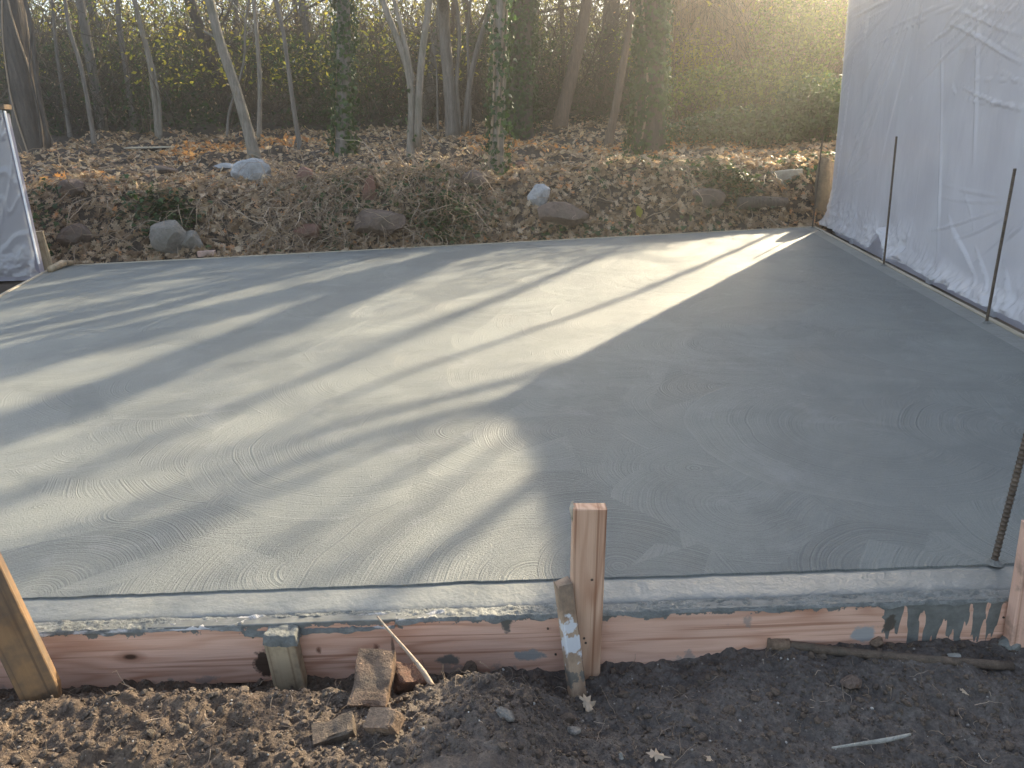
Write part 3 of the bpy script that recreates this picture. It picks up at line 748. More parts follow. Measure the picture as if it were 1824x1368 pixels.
# right edge stake
b = atY(1812, 1190, 1.775); t = atY(1856, 930, 1.77)
o = obj('wooden_stake', stake_mesh('wooden_stake', 0.086, 0.037, float(np.linalg.norm(t - b)), m_wood('pink_stake', 'Z', PINK, PINKD, None, False, 0.1), seed=5))
aim(o, b, t, 0.0)
tag(o, 'pink stake at the right edge of the photo beyond the mortar drips', 'stake', 'wooden stakes round the form')
# far left stake
b = G(88, 484, -0.02); t = atY(67, 412, b[1] - 0.05)
o = obj('leaning_stake', stake_mesh('leaning_stake', 0.10, 0.045, float(np.linalg.norm(t - b)), M['block'], seed=7)); aim(o, b, t, 0.3)
tag(o, 'pale stake at the far left slab corner beside the low plastic-covered panel', 'stake', 'wooden stakes round the form')
b1 = G(88, 480, 0.03); b2 = G(132, 467, 0.03)
mb = MB(); mb.tube([b1, (b1 + b2) / 2 + (0, 0, .02), b2], [0.035, 0.04, 0.02], 7, 0.2)
tag(obj('wood_scrap', mb.mesh('wood_scrap', M['block'])), 'pale wood scrap lying on the far left slab corner', 'wood scrap')

# ================================================================== REBAR
def rebar_mesh(L):
    mb = MB(); n = int(L / 0.0045)
    z = np.linspace(0, L, n); rad = 0.0085 + 0.0022 * (np.arange(n) % 3 == 0)
    mb.tube(np.stack([z * 0, z * 0, z], -1), rad, 10); return mb.mesh('rebar', M['rebar'], False)
for (pb, pt, yoff, lab, extra) in (((1447, 406), (1466, 240), 0, 'rusty rebar rod standing at the far corner of the slab by the leaf bank', 0), ((1574, 473), (1597, 243), 0, 'rusty rebar rod in front of the plastic wall next to the hole at its foot', 0),
                    ((1757, 575), (1808, 300), 0, 'rusty rebar rod in front of the plastic wall nearest its right end', 0), ((1770, 1003), (1824, 795), 0.03, 'thick rusty rebar rod rising from the front border strip', 0.6)):
    b = G(*pb); t = atY(*pt, b[1] + yoff); L = np.linalg.norm(t - b)
    if extra: t = b + (t - b) * (L + extra) / L; L += extra
    o = obj('rebar', rebar_mesh(L)); aim(o, b, t)
    tag(o, lab, 'rebar', 'rebar rods standing along the slab edge')
    # small mortar collar
    mb = MB(); a = np.linspace(0, 2 * np.pi, 14, endpoint=False)
    V = [(0, 0, .012)]
    for rr, zz in ((0.012, .006), (0.018, 0.001), (0.024, -.004)):
        V += [(rr * math.cos(x) * (1 + .3 * RS.rand()), rr * math.sin(x) * (1 + .3 * RS.rand()), zz) for x in a]
    T = [(0, 1 + k, 1 + (k + 1) % 14) for k in range(14)]; Q = [(1 + r_ * 14 + k, 1 + (r_ + 1) * 14 + k, 1 + (r_ + 1) * 14 + (k + 1) % 14, 1 + r_ * 14 + (k + 1) % 14) for r_ in range(2) for k in range(14)]
    mb.add(V, Q, T); obj('mortar_collar', mb.mesh('mortar_collar', M['mortar']), o, loc=(0, 0, 0.004))

# ================================================================== TALL PLASTIC WALL (right)
WA = np.array([4.10, 9.86]); WDIR = np.array([-(BR - FR)[0], -(BR - FR)[1]]); WDIR /= np.linalg.norm(WDIR)   # towards the camera
WN = np.array([WDIR[1], -WDIR[0]])      # outward normal towards the slab
if WN[0] > 0: WN = -WN
WLEN = 11.5
def wtop(k): return np.interp(k, [0, 0.38, 0.83, 1.29, 1.77, 2.16, 2.44, 2.50, 11.5], [3.30, 3.15, 3.05, 2.96, 2.89, 2.84, 2.82, 3.4, 3.5])
def wall_uv(px, py):                    # pixel -> (distance along wall, height)
    d = ray(px, py); n3 = np.array([WN[0], WN[1], 0]); p0 = np.array([WA[0], WA[1], 0])
    t = ((p0 - CAM) @ n3) / (d @ n3); p = CAM + d * t
    return (p[:2] - WA) @ WDIR, p[2]
wroot = empty('plastic_covered_wall', (WA[0], WA[1], 0))
tag(wroot, 'tall wall wrapped in clear wrinkled plastic along the right side of the slab', 'wall')
def wall_box(name, k0, k1, zf, n0, n1, mat, z0=-0.1):
    ks = np.unique(np.concatenate([np.linspace(k0, k1, 20), [x for x in (0.38, 0.83, 1.29, 1.77, 2.16, 2.44, 2.5) if k0 < x < k1]]))
    V = []
    for k in ks:
        for nrm_ in (n0, n1):
            p = WDIR * k + WN * nrm_
            V.append((p[0], p[1], z0)); V.append((p[0], p[1], float(zf(k))))
    Q = []
    for i in range(len(ks) - 1):
        a = i * 4; c = a + 4
        Q += [(a, c, c + 1, a + 1), (a + 2, a + 3, c + 3, c + 2), (a + 1, c + 1, c + 3, a + 3), (a, a + 2, c + 2, c)]
    e = (len(ks) - 1) * 4
    Q += [(0, 1, 3, 2), (e, e + 2, e + 3, e + 1)]
    me = bpy.data.meshes.new(name); me.from_pydata(V, [], Q); me.materials.append(mat); return obj(name, me, wroot)
wall_box('wall_core', 0.02, WLEN, lambda k: wtop(k) - 0.01, -0.16, -0.035, M['wall_panel'])
# studs just proud of the core, read as soft vertical bands through the sheet
for k in np.arange(0.9, WLEN, 1.22):
    wall_box('stud', k, k + 0.09, lambda q: float(wtop(k)) - 0.05, -0.033, -0.012, M['white_trim'])
tr = wall_box('corner_trim', -0.035, 0.015, lambda k: 3.2, -0.10, 0.004, M['white_trim'], z0=0.06)
# the sheet itself with modelled folds
folds = []
def fold(p, q, wdt=0.02, amp=0.02): folds.append((wall_uv(*p), wall_uv(*q), wdt, amp))
for (a, b_, w_, am) in [((1632, -30), (1486, 372), .022, .022), ((1628, -30), (1500, 330), .014, .014), ((1636, -30), (1520, 300), .018, .018), ((1640, -20), (1545, 260), .016, .014), ((1624, -20), (1512, 200), .014, .014),
                        ((1646, -20), (1560, 330), .02, .010), ((1530, 60), (1492, 300), .012, .010), ((1520, 120), (1484, 378), .012, .014),
                        ((1517, 30), (1600, -5), .014, .020), ((1518, 50), (1590, 12), .010, .014), ((1690, 40), (1830, 112), .016, .022), ((1700, 20), (1830, 60), .014, .016), ((1720, 5), (1830, 22), .010, .012),
                        ((1700, 150), (1832, 200), .012, .018), ((1715, 172), (1832, 196), .010, .014), ((1725, 135), (1832, 150), .009, .012), ((1770, 128), (1832, 145), .008, .010),
                        ((1780, 80), (1832, 96), .008, .010), ((1694, 150), (1708, 168), .012, .016), ((1560, 130), (1600, 110), .008, .006), ((1600, 190), (1640, 170), .006, .006),
                        ((1690, 380), (1730, 470), .016, .020), ((1700, 400), (1750, 520), .014, .020), ((1738, 440), (1790, 560), .016, .022), ((1716, 320), (1740, 420), .010, .010), ((1640, 300), (1620, 430), .014, .008),
                        ((1560, 380), (1580, 450), .012, .012), ((1680, 60), (1672, 470), .05, .010), ((1748, 0), (1735, 300), .06, .010), ((1790, 460), (1815, 560), .012, .018)]:
    fold(a, b_, w_, am)
_fr = np.random.RandomState(4)
for (ax_, n_, lo, hi, ln_) in (((1632, -40), 16, 1.75, 2.75, 260), ((1850, -60), 12, 1.9, 2.9, 240), ((1560, -40), 6, 1.5, 2.1, 120), ((1850, 360), 7, 2.0, 3.6, 130)):
    for k_ in range(n_):
        an_ = _fr.uniform(lo, hi); l0_ = _fr.uniform(10, 60); l1_ = l0_ + _fr.uniform(0.4, 1.3) * ln_
        fold((ax_[0] + math.cos(an_) * l0_, ax_[1] + math.sin(an_) * l0_), (ax_[0] + math.cos(an_) * l1_, ax_[1] + math.sin(an_) * l1_), _fr.uniform(.008, .018), _fr.uniform(.005, .013))
def sheet_off(U, Z):
    o = 0.014 * fbm(U * 0.9, Z * 0.8, 3, 61) + 0.006 * fbm(U * 4, Z * 2.0, 3, 62)
    for (a, b_, w_, am) in folds:
        a = np.array(a); b_ = np.array(b_); d = b_ - a; L = np.linalg.norm(d); d /= L
        ru = U - a[0]; rz = Z - a[1]; al = (ru * d[0] + rz * d[1]) / L; pe = -ru * d[1] + rz * d[0]
        pe = pe + 0.012 * np.sin(al * 5 + a[0] * 7)
        tap = np.clip(np.sin(np.pi * np.clip(al, 0, 1)), 0, 1) ** 0.6
        o = o + am * tap * np.exp(-(pe / (w_ * 0.45)) ** 2) * 1.25
    # generic stretch wrinkles, sparse
    wv = fbm(U * 1.2 + Z * 0.5, Z * 9.0 - U * 3.0, 3, 71); o = o + 0.012 * np.clip(0.10 - np.abs(wv), 0, 0.1) / 0.1 * (vnoise(U * 0.9, Z * 0.9, 72) > 0.05) * sstep(0.05, 0.2, vnoise(U * 0.9, Z * 0.9, 72))
    # crumpled foot
    fh = 0.30 + 0.45 * vnoise(U * 1.4, U * 0, 91); foot = sstep(1, 0, Z / np.maximum(fh, 0.1)) * (0.75 + 0.9 * vnoise(U * 2.3, U * 0 + 5, 92))
    cr = 1 - 2 * np.abs(fbm(U * 5, Z * 7 + 3, 4, 81, 0.6))
    cr2 = 1 - 2 * np.abs(fbm(U * 13, Z * 9 + 3, 3, 82, 0.6))
    o = o + foot * (0.05 * cr + 0.025 * cr2 + 0.02) * 0.9 + 0.05 * sstep(0.14, 0.0, Z)
    return np.maximum(o, -0.006) + 0.01
def sheet():
    us = np.concatenate([np.arange(-0.03, 6.2, 0.0125), np.arange(6.2, WLEN, 0.08)])
    zn = 230; tz = np.linspace(0, 1, zn)
    U, T = np.meshgrid(us, tz)
    Zt = wtop(U)
    Z = 0.015 + (Zt - 0.015) * (T ** 1.15)
    O = sheet_off(U, Z)
    Zd = Z - 0.012 * sstep(0.2, 0, Z)
    # hole by the second rebar: sheet hitched up in a small tent
    hu, hz = wall_uv(1577, 462)
    hitch = np.exp(-((U - hu) / 0.13) ** 2) * sstep(0.30, 0.0, Z)
    Zd = Zd + 0.20 * hitch; O = O + 0.03 * hitch
    Pw = WDIR[None, None] * U[..., None] + WN[None, None] * O[..., None]
    V = np.concatenate([Pw, Zd[..., None]], -1).reshape(-1, 3); b = len(us)
    i = np.arange(zn - 1)[:, None] * b; j = np.arange(b - 1)[None]
    Q = np.stack([i + j, i + j + 1, i + b + j + 1, i + b + j], -1).reshape(-1, 4)
    return mesh_np('plastic_sheet', V, Q, M['plastic'])
obj('plastic_sheet', sheet(), wroot)
# far return side of the wall (seen only past its edge)
me = bpy.data.meshes.new('end_panel'); mb = MB(); mb.box((0, 0, -0.1), (4.5, 0.12, 3.15))
e = obj('end_panel', mb.mesh('end_panel', M['wall_panel'], False), wroot, loc=(-WN[0] * 0.165, -WN[1] * 0.165 - 0.06, 0), rot=(0, 0, math.atan2(-WN[1], -WN[0])))

# ================================================================== LOW PLASTIC PANEL (left)
PA = np.array([-4.93, 8.14])
lroot = empty('plastic_covered_panel', (PA[0], PA[1], -0.02))
tag(lroot, 'low panel wrapped in clear plastic with a board along its top at the far left', 'wall')
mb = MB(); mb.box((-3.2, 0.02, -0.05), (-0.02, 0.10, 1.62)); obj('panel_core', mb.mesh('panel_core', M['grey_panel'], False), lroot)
mb = MB(); mb.box((-0.006, -0.012, 0.12), (0.005, 0.012, 1.64)); obj('edge_trim', mb.mesh('edge_trim', M['white_trim'], False), lroot)
mb = MB(); mb.box((-3.2, -0.03, 1.655), (0.02, 0.10, 1.70)); obj('top_board', mb.mesh('top_board', M['brown_stake'], False), lroot)
mb = MB(); mb.box((-0.28, -0.034, 1.56), (-0.05, -0.022, 1.645)); obj('tape', mb.mesh('tape', M['blue_tape'], False), lroot)
us = np.arange(-3.2, -0.015, 0.016); zs = np.arange(0, 1.66, 0.014); U, Z = np.meshgrid(us, zs)
O = 0.012 * fbm(U * 1.3, Z, 3, 5) + 0.012 * np.clip(0.1 - np.abs(fbm(U * 3.4 - Z * 1.6, Z * 1.4, 2, 15)), 0, .1) / .1 + 0.012 * np.clip(0.1 - np.abs(fbm(U * 7 - Z * 3, Z * 2, 2, 18)), 0, .1) / .1
O = O + sstep(0.35, 0, Z) * 0.05 * (1 - 2 * np.abs(fbm(U * 6, Z * 8, 4, 81, .6))) + 0.012
V = np.stack([U, -np.maximum(O, 0), Z], -1).reshape(-1, 3); b = len(us); i = np.arange(len(zs) - 1)[:, None] * b; j = np.arange(b - 1)[None]
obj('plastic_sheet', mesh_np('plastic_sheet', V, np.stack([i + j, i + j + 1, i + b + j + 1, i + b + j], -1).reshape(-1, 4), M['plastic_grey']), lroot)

# ================================================================== TREES
def smooth_path(pts, n):
    P = np.asarray(pts, float); L = np.concatenate([[0], np.cumsum(np.linalg.norm(np.diff(P, axis=0), axis=1))])
    t = np.linspace(0, L[-1], n); Q = np.stack([np.interp(t, L, P[:, k]) for k in range(3)], 1)
    for _ in range(max(1, n // 14)):
        Q[1:-1] = 0.25 * Q[:-2] + 0.5 * Q[1:-1] + 0.25 * Q[2:]
    return Q
CASTK = 1 / math.tan(R(SUN_EL)); PHI = np.array([math.cos(R(SUN_AZ)), math.sin(R(SUN_AZ))])
def up_sun(px, py, h):                 # the point at height h whose sun shadow falls on this spot of the slab
    g = G(px, py); return np.array([g[0] + PHI[0] * h * CASTK, g[1] + PHI[1] * h * CASTK, h])
def limbs(mb, path, rad, n, zmin, rs, length=2.4, twigs=5):
    ok = np.where(path[:, 2] > zmin)[0]
    if len(ok) < 3: return
    for k in range(n):
        i = ok[rs.randint(0, len(ok))]; p = path[i]
        a = rs.uniform(0, 2 * np.pi); up = rs.uniform(0.25, 1.1); d = np.array([math.cos(a), math.sin(a), up]); d /= np.linalg.norm(d)
        L = length * rs.uniform(0.5, 1.3); pts = [p]
        for s_ in range(5):
            d = d + rs.normal(0, 0.16, 3); d[2] += 0.05; d /= np.linalg.norm(d); pts.append(pts[-1] + d * L / 5)
        r0 = max(0.35 * rad[i], 0.012)
        mb.tube(pts, np.linspace(r0, r0 * 0.25, 6), 6, cap=False)
        pts = np.array(pts)
        m = twigs; ti = rs.randint(1, 6, m); P0 = pts[ti]; D = rs.normal(0, 0.7, (m, 3)) + d; 
        V, Q, _ = bulk_twigs(P0, D, rs.uniform(0.4, 1.2, m), np.full(m, r0 * 0.28), 4, 0.2, rs); mb.add(V, Q)
def ivy_on(path, rad, z0, z1, dens, rs, size=0.075, side=None):
    L = np.linalg.norm(np.diff(path, axis=0), axis=1); 
    n = int(dens * L.sum() * rad.mean() * 2 * np.pi); i = rs.randint(0, len(path) - 1, n); f = rs.rand(n)
    P = path[i] * (1 - f[:, None]) + path[i + 1] * f[:, None]; r = rad[i]
    a = rs.uniform(0, 2 * np.pi, n)
    keep = (P[:, 2] > z0) & (P[:, 2] < z1) & (fbm(np.cos(a) * 1.3 + P[:, 0], P[:, 2] * 1.6 + np.sin(a) * 1.3, 3, int(rs.randint(99))) > rs.uniform(-0.6, 0.05, n))
    P, r, a = P[keep], r[keep], a[keep]; n = len(P)
    cl_ = np.clip(fbm(np.cos(a) * 2.5, P[:, 2] * 3.5 + np.sin(a) * 2.5, 2, 5) + 0.1, 0, 1)
    rr = r + np.abs(rs.normal(0.0, 0.045, n)) + 0.01 + 0.22 * cl_ * rs.rand(n)
    N3 = np.stack([np.cos(a), np.sin(a), np.zeros(n)], -1)
    P = P + N3 * rr[:, None]
    # leaf plane faces outwards, tip down
    z = N3 + rs.normal(0, 0.35, (n, 3)); z /= np.linalg.norm(z, axis=1, keepdims=True)
    y = np.tile([0, 0, -1.0], (n, 1)) + rs.normal(0, 0.5, (n, 3)); y = y - z * (y * z).sum(1, keepdims=True); y /= np.linalg.norm(y, axis=1, keepdims=True)
    x = np.cross(y, z); Rm = np.stack([x, y, z], -1)
    mb = MB(); scatter(IVY[0], IVY[1], P, Rm, rs.uniform(0.6, 1.3, n) * size, mb)
    return mb
def tree(label, base, ups, w, mat, height=8.5, nl=9, ivy=0, ivy_top=9, extra=None, sides=10, jit=0.07, name='tree', taper=0.55, group=None, seed=None, forks=(), zmin=3.6, vines=0, depth=None, twig=5):
    rs = np.random.RandomState(seed if seed is not None else (int(base[0] * 7 + base[1]) % 9999))
    b = hit(*base) if depth is None else atY(base[0], base[1], depth)
    Y0 = b[1]; r0 = w / 2 * (Y0 * 0.95 + 0.3) / FPX
    pts = [b - np.array([0, 0, 0.15])] + [b]
    for q in ups:
        yy = Y0 + (q[2] if len(q) > 2 else 0); pts.append(atY(q[0], q[1], yy))
    if extra is not None: pts += [np.array(e_) for e_ in extra]
    else:
        d = pts[-1] - pts[-2]; d /= np.linalg.norm(d); d = d * 0.6 + np.array([0, 0, 0.4]); d /= np.linalg.norm(d)
        while pts[-1][2] < height:
            d = d + rs.normal(0, 0.05, 3); d[2] = abs(d[2]); d /= np.linalg.norm(d); pts.append(pts[-1] + d * 0.9)
    n = 46; path = smooth_path(pts, n); t = np.linspace(0, 1, n)
    rad = r0 * (1 - (1 - taper) * t) + r0 * 0.45 * np.exp(-t * n / 2.2)
    root = empty(name, tuple(b)); inv = -b
    tag(root, label, 'tree', group or 'trees at the edge of the wood')
    mb = MB(); mb.tube(path + inv, rad, sides, jit, int(rs.randint(99)))
    obj('trunk', mb.mesh('trunk', mat), root)
    cb = MB(); limbs(cb, path + inv, rad, nl, zmin - b[2], rs, twigs=twig)
    for fk in forks:                    # visible side stems: list of pixels starting on the trunk
        fp = [atY(q[0], q[1], Y0 + (q[2] if len(q) > 2 else 0)) for q in fk[0]]
        dd = fp[-1] - fp[-2]; dd /= np.linalg.norm(dd)
        if fk[2]: fp += [fp[-1] + dd * 1.0, fp[-1] + dd * 2.2 + (0, 0, .3)]
        fp = smooth_path(fp, 22); fr = fk[1] / 2 * (Y0 * 0.95 + 0.3) / FPX
        cb.tube(fp + inv, np.linspace(fr, fr * 0.5, 22), 7, 0.05)
    if cb.n: obj('branches', cb.mesh('branches', mat), root)['kind'] = 'stuff'
    if vines:
        vb = MB()
        for k in range(vines):
            a0 = rs.uniform(0, 6.28); ii = np.arange(0, n, 1); aa = a0 + 0.5 * np.sin(ii * 0.3 + k) 
            vp = path + inv + np.stack([np.cos(aa), np.sin(aa), aa * 0], -1) * (rad[:, None] + 0.012)
            vb.tube(vp[: int(n * rs.uniform(.5, .95))], 0.010 + 0.01 * rs.rand(), 5, cap=False)
        obj('vine_stems', vb.mesh('vine_stems', M['vine']), root)['kind'] = 'stuff'
    if ivy:
        ib = ivy_on(path + inv, rad, 0.0, ivy_top - b[2], ivy, rs)
        o_ = obj('ivy', ib.mesh('ivy', M['ivy']), root); o_['kind'] = 'stuff'
    return root, path, rad
E1 = [up_sun(850, 440, 5.0), up_sun(500, 570, 6.0), up_sun(250, 680, 6.8), up_sun(0, 770, 7.6), up_sun(-300, 880, 8.6)]
E2 = [up_sun(640, 452, 4.8), up_sun(310, 545, 5.8), up_sun(0, 628, 6.9), up_sun(-300, 710, 8.0)]
E3 = [up_sun(500, 478, 4.6), up_sun(200, 540, 5.4), up_sun(0, 582, 6.2)]
tree('dark furrowed tree at the far left with a pale vine stem up its side', (60, 272), [(45, 180), (32, 90), (18, 0)], 46, M['bark_dark'], ivy=0, vines=3, nl=6,
     forks=[([(88, 272, -.25), (86, 235, -.25), (72, 190, -.25), (62, 110, -.25), (58, 50, -.25), (45, 0, -.25)], 9, 1), ([(75, 262, -.3), (68, 200, -.3), (52, 120, -.3), (56, 40, -.3)], 4, 0)])
tree('slim wavy sapling second from the left edge of the wood', (125, 245), [(117, 190), (103, 110), (97, 50), (93, 0)], 7, M['bark_grey'], height=6, nl=4, name='sapling', sides=7)
tree('slim sapling arching left beside the far left tree', (168, 256), [(158, 190), (143, 110), (122, 50), (115, -5)], 8, M['bark_grey'], height=6, nl=4, name='sapling', sides=7)
tree('straight brown sapling with bent top left of the pale paired stems', (240, 233), [(230, 160), (222, 105), (212, 50), (210, 0)], 11, M['bark_grey'], height=7, nl=5, name='sapling', sides=7)
tree('paired pale stems rising from one foot behind the flat board', (283, 246), [(276, 180), (266, 100), (250, 45), (238, -5)], 10, M['bark_pale'], height=7, nl=5, name='sapling', sides=7,
     forks=[([(287, 244), (284, 180), (276, 130), (264, 85)], 7, 0)])
tree('pale smooth trunk leaning left above the white-blue rock', (455, 281), [(440, 225), (418, 150), (393, 80), (372, 0)], 18, M['bark_pale'], height=8, nl=7, forks=[([(394, 82), (382, 66), (362, 55)], 6, 0)])
tree('thin crooked sapling behind the pale leaning trunk', (404, 243), [(408, 195), (425, 150), (437, 100), (436, 40), (444, 0)], 5, M['bark_grey'], height=6, nl=3, name='sapling', sides=6)
tree('slender sapling just right of the pale leaning trunk', (461, 243), [(463, 190), (463, 130), (457, 60), (452, 0)], 8, M['bark_pale'], height=7, nl=4, name='sapling', sides=7, forks=[([(457, 62), (440, 40), (425, 20)], 3, 1)])
tree('slender grey sapling between the pale leaning trunk and the ivy tree', (535, 265), [(524, 200), (512, 110), (503, 45), (492, 0)], 8, M['bark_grey'], height=7, nl=4, name='sapling', sides=7,
     forks=[([(536, 258), (527, 248), (524, 262)], 4, 0), ([(503, 40), (520, 20), (540, -5)], 3, 1)])
tree('straight ivy-clad trunk left of the forked pale tree', (613, 278), [(612, 190), (613, 90), (612, 0)], 27, M['bark_grey'], ivy=900, nl=9, vines=1)
tree('forked pale tree with crossing stems in the middle of the wood edge', (730, 278), [(733, 215), (735, 150), (715, 85), (690, 25), (676, -10)], 12, M['bark_pale'], height=8, nl=6,
     forks=[([(744, 262), (745, 190), (750, 110), (756, 60), (765, 0)], 14, 1), ([(736, 205), (748, 222), (765, 240), (790, 262)], 4, 0), ([(735, 150), (722, 80), (702, 0)], 9, 1), ([(737, 140), (725, 95), (712, 45)], 5, 0)], ivy=60, ivy_top=2.0)
tree('clump of straight grey stems right of the forked pale tree', (806, 243), [(802, 160), (793, 80), (788, 0)], 20, M['bark_grey'], height=8, nl=8, extra=[atY(780, -60, 14.0)] + E3, vines=2,
     forks=[([(828, 238), (834, 160), (848, 90), (872, 20), (880, -10)], 11, 1), ([(820, 240), (812, 150), (820, 60), (812, 0)], 8, 1), ([(838, 235), (836, 150), (832, 60), (838, 0)], 6, 1), ([(780, 235), (778, 120), (765, 50)], 4, 0)])
tree('near ivy-draped trunk rooted on the leaf bank', (884, 312), [(888, 220), (892, 120), (892, 0)], 22, M['bark_pale'], ivy=620, ivy_top=2.9, nl=10, vines=5)
tree('thick trunk fully sleeved in ivy behind the near ivy-draped trunk', (926, 246), [(928, 160), (928, 80), (932, 0)], 42, M['bark_dark'], ivy=1000, nl=10)
tree('brown trunk leaning right behind the orange leaves', (996, 226), [(1010, 170), (1028, 90), (1040, 40), (1046, -5)], 22, M['bark_brown'], nl=8)
tree('dark straight furrowed trunk deep in the wood right of the brown leaning trunk', (1082, 200), [(1082, 120), (1086, 60), (1090, 0)], 34, M['bark_dark'], nl=9)
tree('thin reddish trunk leaning right beside the biggest ivy tree', (1082, 260), [(1098, 190), (1108, 120), (1122, 50), (1130, 0)], 13, M['bark_brown'], nl=5)
tree('biggest ivy-covered trunk at the right of the wood edge', (1155, 272), [(1157, 190), (1160, 100), (1166, 0)], 50, M['bark_dark'], ivy=900, nl=12, vines=2)
tree('far dark trunk among the sunlit reeds on the right', (1331, 118), [(1331, 60), (1334, 0)], 18, M['bark_dark'], nl=6, extra=E1, taper=0.7)
tree('far thin trunk left of the sunlit green bush', (1275, 125), [(1280, 60), (1286, 0)], 8, M['bark_dark'], nl=3, extra=E2, taper=0.8, name='sapling')
# trees hidden by the tall wall, whose shadows cross the slab
def vertical_caster(label, px, py, h, r, lean=(0, 0), nl=8, mat='bark_grey', seed=1, top=10.0, tw=6):
    c = up_sun(px, py, h); g = float(HW(c[0], c[1])); rs = np.random.RandomState(seed)
    pts = [np.array([c[0] - lean[0] * (h - g), c[1] - lean[1] * (h - g), g - 0.1]), c, c + np.array([lean[0], lean[1], 1]) * (top - h)]
    path = smooth_path(pts, 30); path[:, :2] += 0.10 * rs.normal(0, 1, (30, 2)).cumsum(0) * 0.12
    rad = np.linspace(r * 1.3, r * 0.6, 30); root = empty('tree', tuple(pts[0])); tag(root, label, 'tree', 'trees at the edge of the wood')
    mb = MB(); mb.tube(path - pts[0], rad, 9, 0.06); obj('trunk', mb.mesh('trunk', M[mat]), root)
    cb = MB(); limbs(cb, path - pts[0], rad, nl, 3.5 - g, rs, 3.0, tw); obj('branches', cb.mesh('branches', M[mat]), root)['kind'] = 'stuff'
vertical_caster('slim bare tree behind the tall plastic wall throwing the narrow shadow across the front border', 800, 960, 5.4, 0.045, (0.03, -0.02), nl=2, seed=3, tw=2)
def shadow_tree(label, pts, r, nl, mat, seed, side=0.0):
    c = [up_sun(*q) for q in pts]; g = float(HW(c[0][0], c[0][1])); rs = np.random.RandomState(seed)
    base = np.array([c[0][0] + 0.1 + side * PHI[1], c[0][1] + 0.1 - side * PHI[0], g - 0.1]); path = smooth_path([base] + c, 34); path[2:, :] += rs.normal(0, 0.009, (32, 3)).cumsum(0)
    rad = np.linspace(r * 1.4, r * 0.55, 34); root = empty('tree', tuple(base)); tag(root, label, 'tree', 'trees at the edge of the wood')
    mb = MB(); mb.tube(path - base, rad, 8, 0.06); obj('trunk', mb.mesh('trunk', M[mat]), root)
    cb = MB(); limbs(cb, path - base, rad, nl, 3.8 - g, rs, 2.4, 14); obj('branches', cb.mesh('branches', M[mat]), root)['kind'] = 'stuff'
shadow_tree('slim bent tree behind the far end of the tall plastic wall', [(1230, 485, 4.6), (1080, 545, 5.2), (880, 612, 5.8), (640, 695, 6.5), (420, 800, 7.5)], .034, 7, 'bark_grey', 5)
shadow_tree('bare sprawling tree farther behind the tall plastic wall', [(1200, 640, 4.4), (900, 715, 5.3), (518, 820, 6.8), (276, 1042, 8.0)], .055, 9, 'bark_brown', 8, 2.6)
shadow_tree('crooked bare tree behind the middle of the tall plastic wall', [(1240, 590, 4.2), (900, 690, 5.2), (560, 790, 6.3), (276, 904, 7.3), (0, 1013, 8.4)], .045, 9, 'bark_dark', 9, 2.6)
# distant trunks in the thicket
rs = np.random.RandomState(77)
DT = []
for k in range(34):
    x0 = rs.uniform(60, 1500); Y0 = rs.uniform(18, 32); X0 = (x0 - 912) / FPX * (Y0 * 0.95)
    z0 = float(HW(X0, Y0)); r = rs.uniform(0.05, 0.16); L = rs.uniform(6.5, 11)
    pts = [np.array([0, 0, -0.2])]; d = np.array([rs.normal(0, .12), rs.normal(0, .1), 1.0])
    for q in range(7):
        d = d + rs.normal(0, .05, 3); d[2] = 1; pts.append(pts[-1] + d * L / 7)
    path = smooth_path(pts, 16); root = empty('thicket_tree', (X0, Y0, z0))
    tag(root, 'thin bare trunk standing deep inside the tangled thicket', 'tree', 'bare trunks deep in the thicket')
    mb = MB(); mb.tube(path, np.linspace(r, r * .5, 16), 7, 0.08, k); obj('trunk', mb.mesh('trunk', M[('bark_dark', 'bark_grey', 'bark_brown')[k % 3]]), root)
    cb = MB(); limbs(cb, path, np.linspace(r, r * .5, 16), 6, 1.5, rs, 2.2, 5); obj('branches', cb.mesh('branches', M['bark_dark']), root)['kind'] = 'stuff'

# ================================================================== THICKET (uncountable brush)
rs = np.random.RandomState(5)
def wood_pts(n, y0, y1, xspread=1.0, pl=None, pr=None):
    Y = rs.uniform(y0, y1, n); lo = -60 if pl is None else pl; hi = 1560 if pr is None else pr
    X = (rs.uniform(lo, hi, n) - 912) / FPX * Y * 0.97
    return X, Y
n = 15000
X, Y = wood_pts(n, 17.6, 27); clump = fbm(X * 0.5, Y * 0.5, 3, 44) > rs.uniform(-0.35, 0.25, n)
X, Y = X[clump], Y[clump]; n = len(X); Z = HW(X, Y)
D = rs.normal(0, 0.55, (n, 3)); D[:, 2] = np.abs(rs.normal(0.9, 0.4, n))
V, Q, tp = bulk_twigs(np.stack([X, Y, Z + rs.rand(n) * rs.rand(n) * 3.4], -1), D, rs.uniform(0.8, 3.0, n), rs.uniform(0.004, 0.014, n), 6, 0.2, rs, 0.06)
mb = MB(); mb.add(V, Q)
tag(obj('thicket_brush', mb.mesh('thicket_brush', M['twig'])), 'tangled brown brush filling the wood behind the trees', 'brush', kind='stuff')
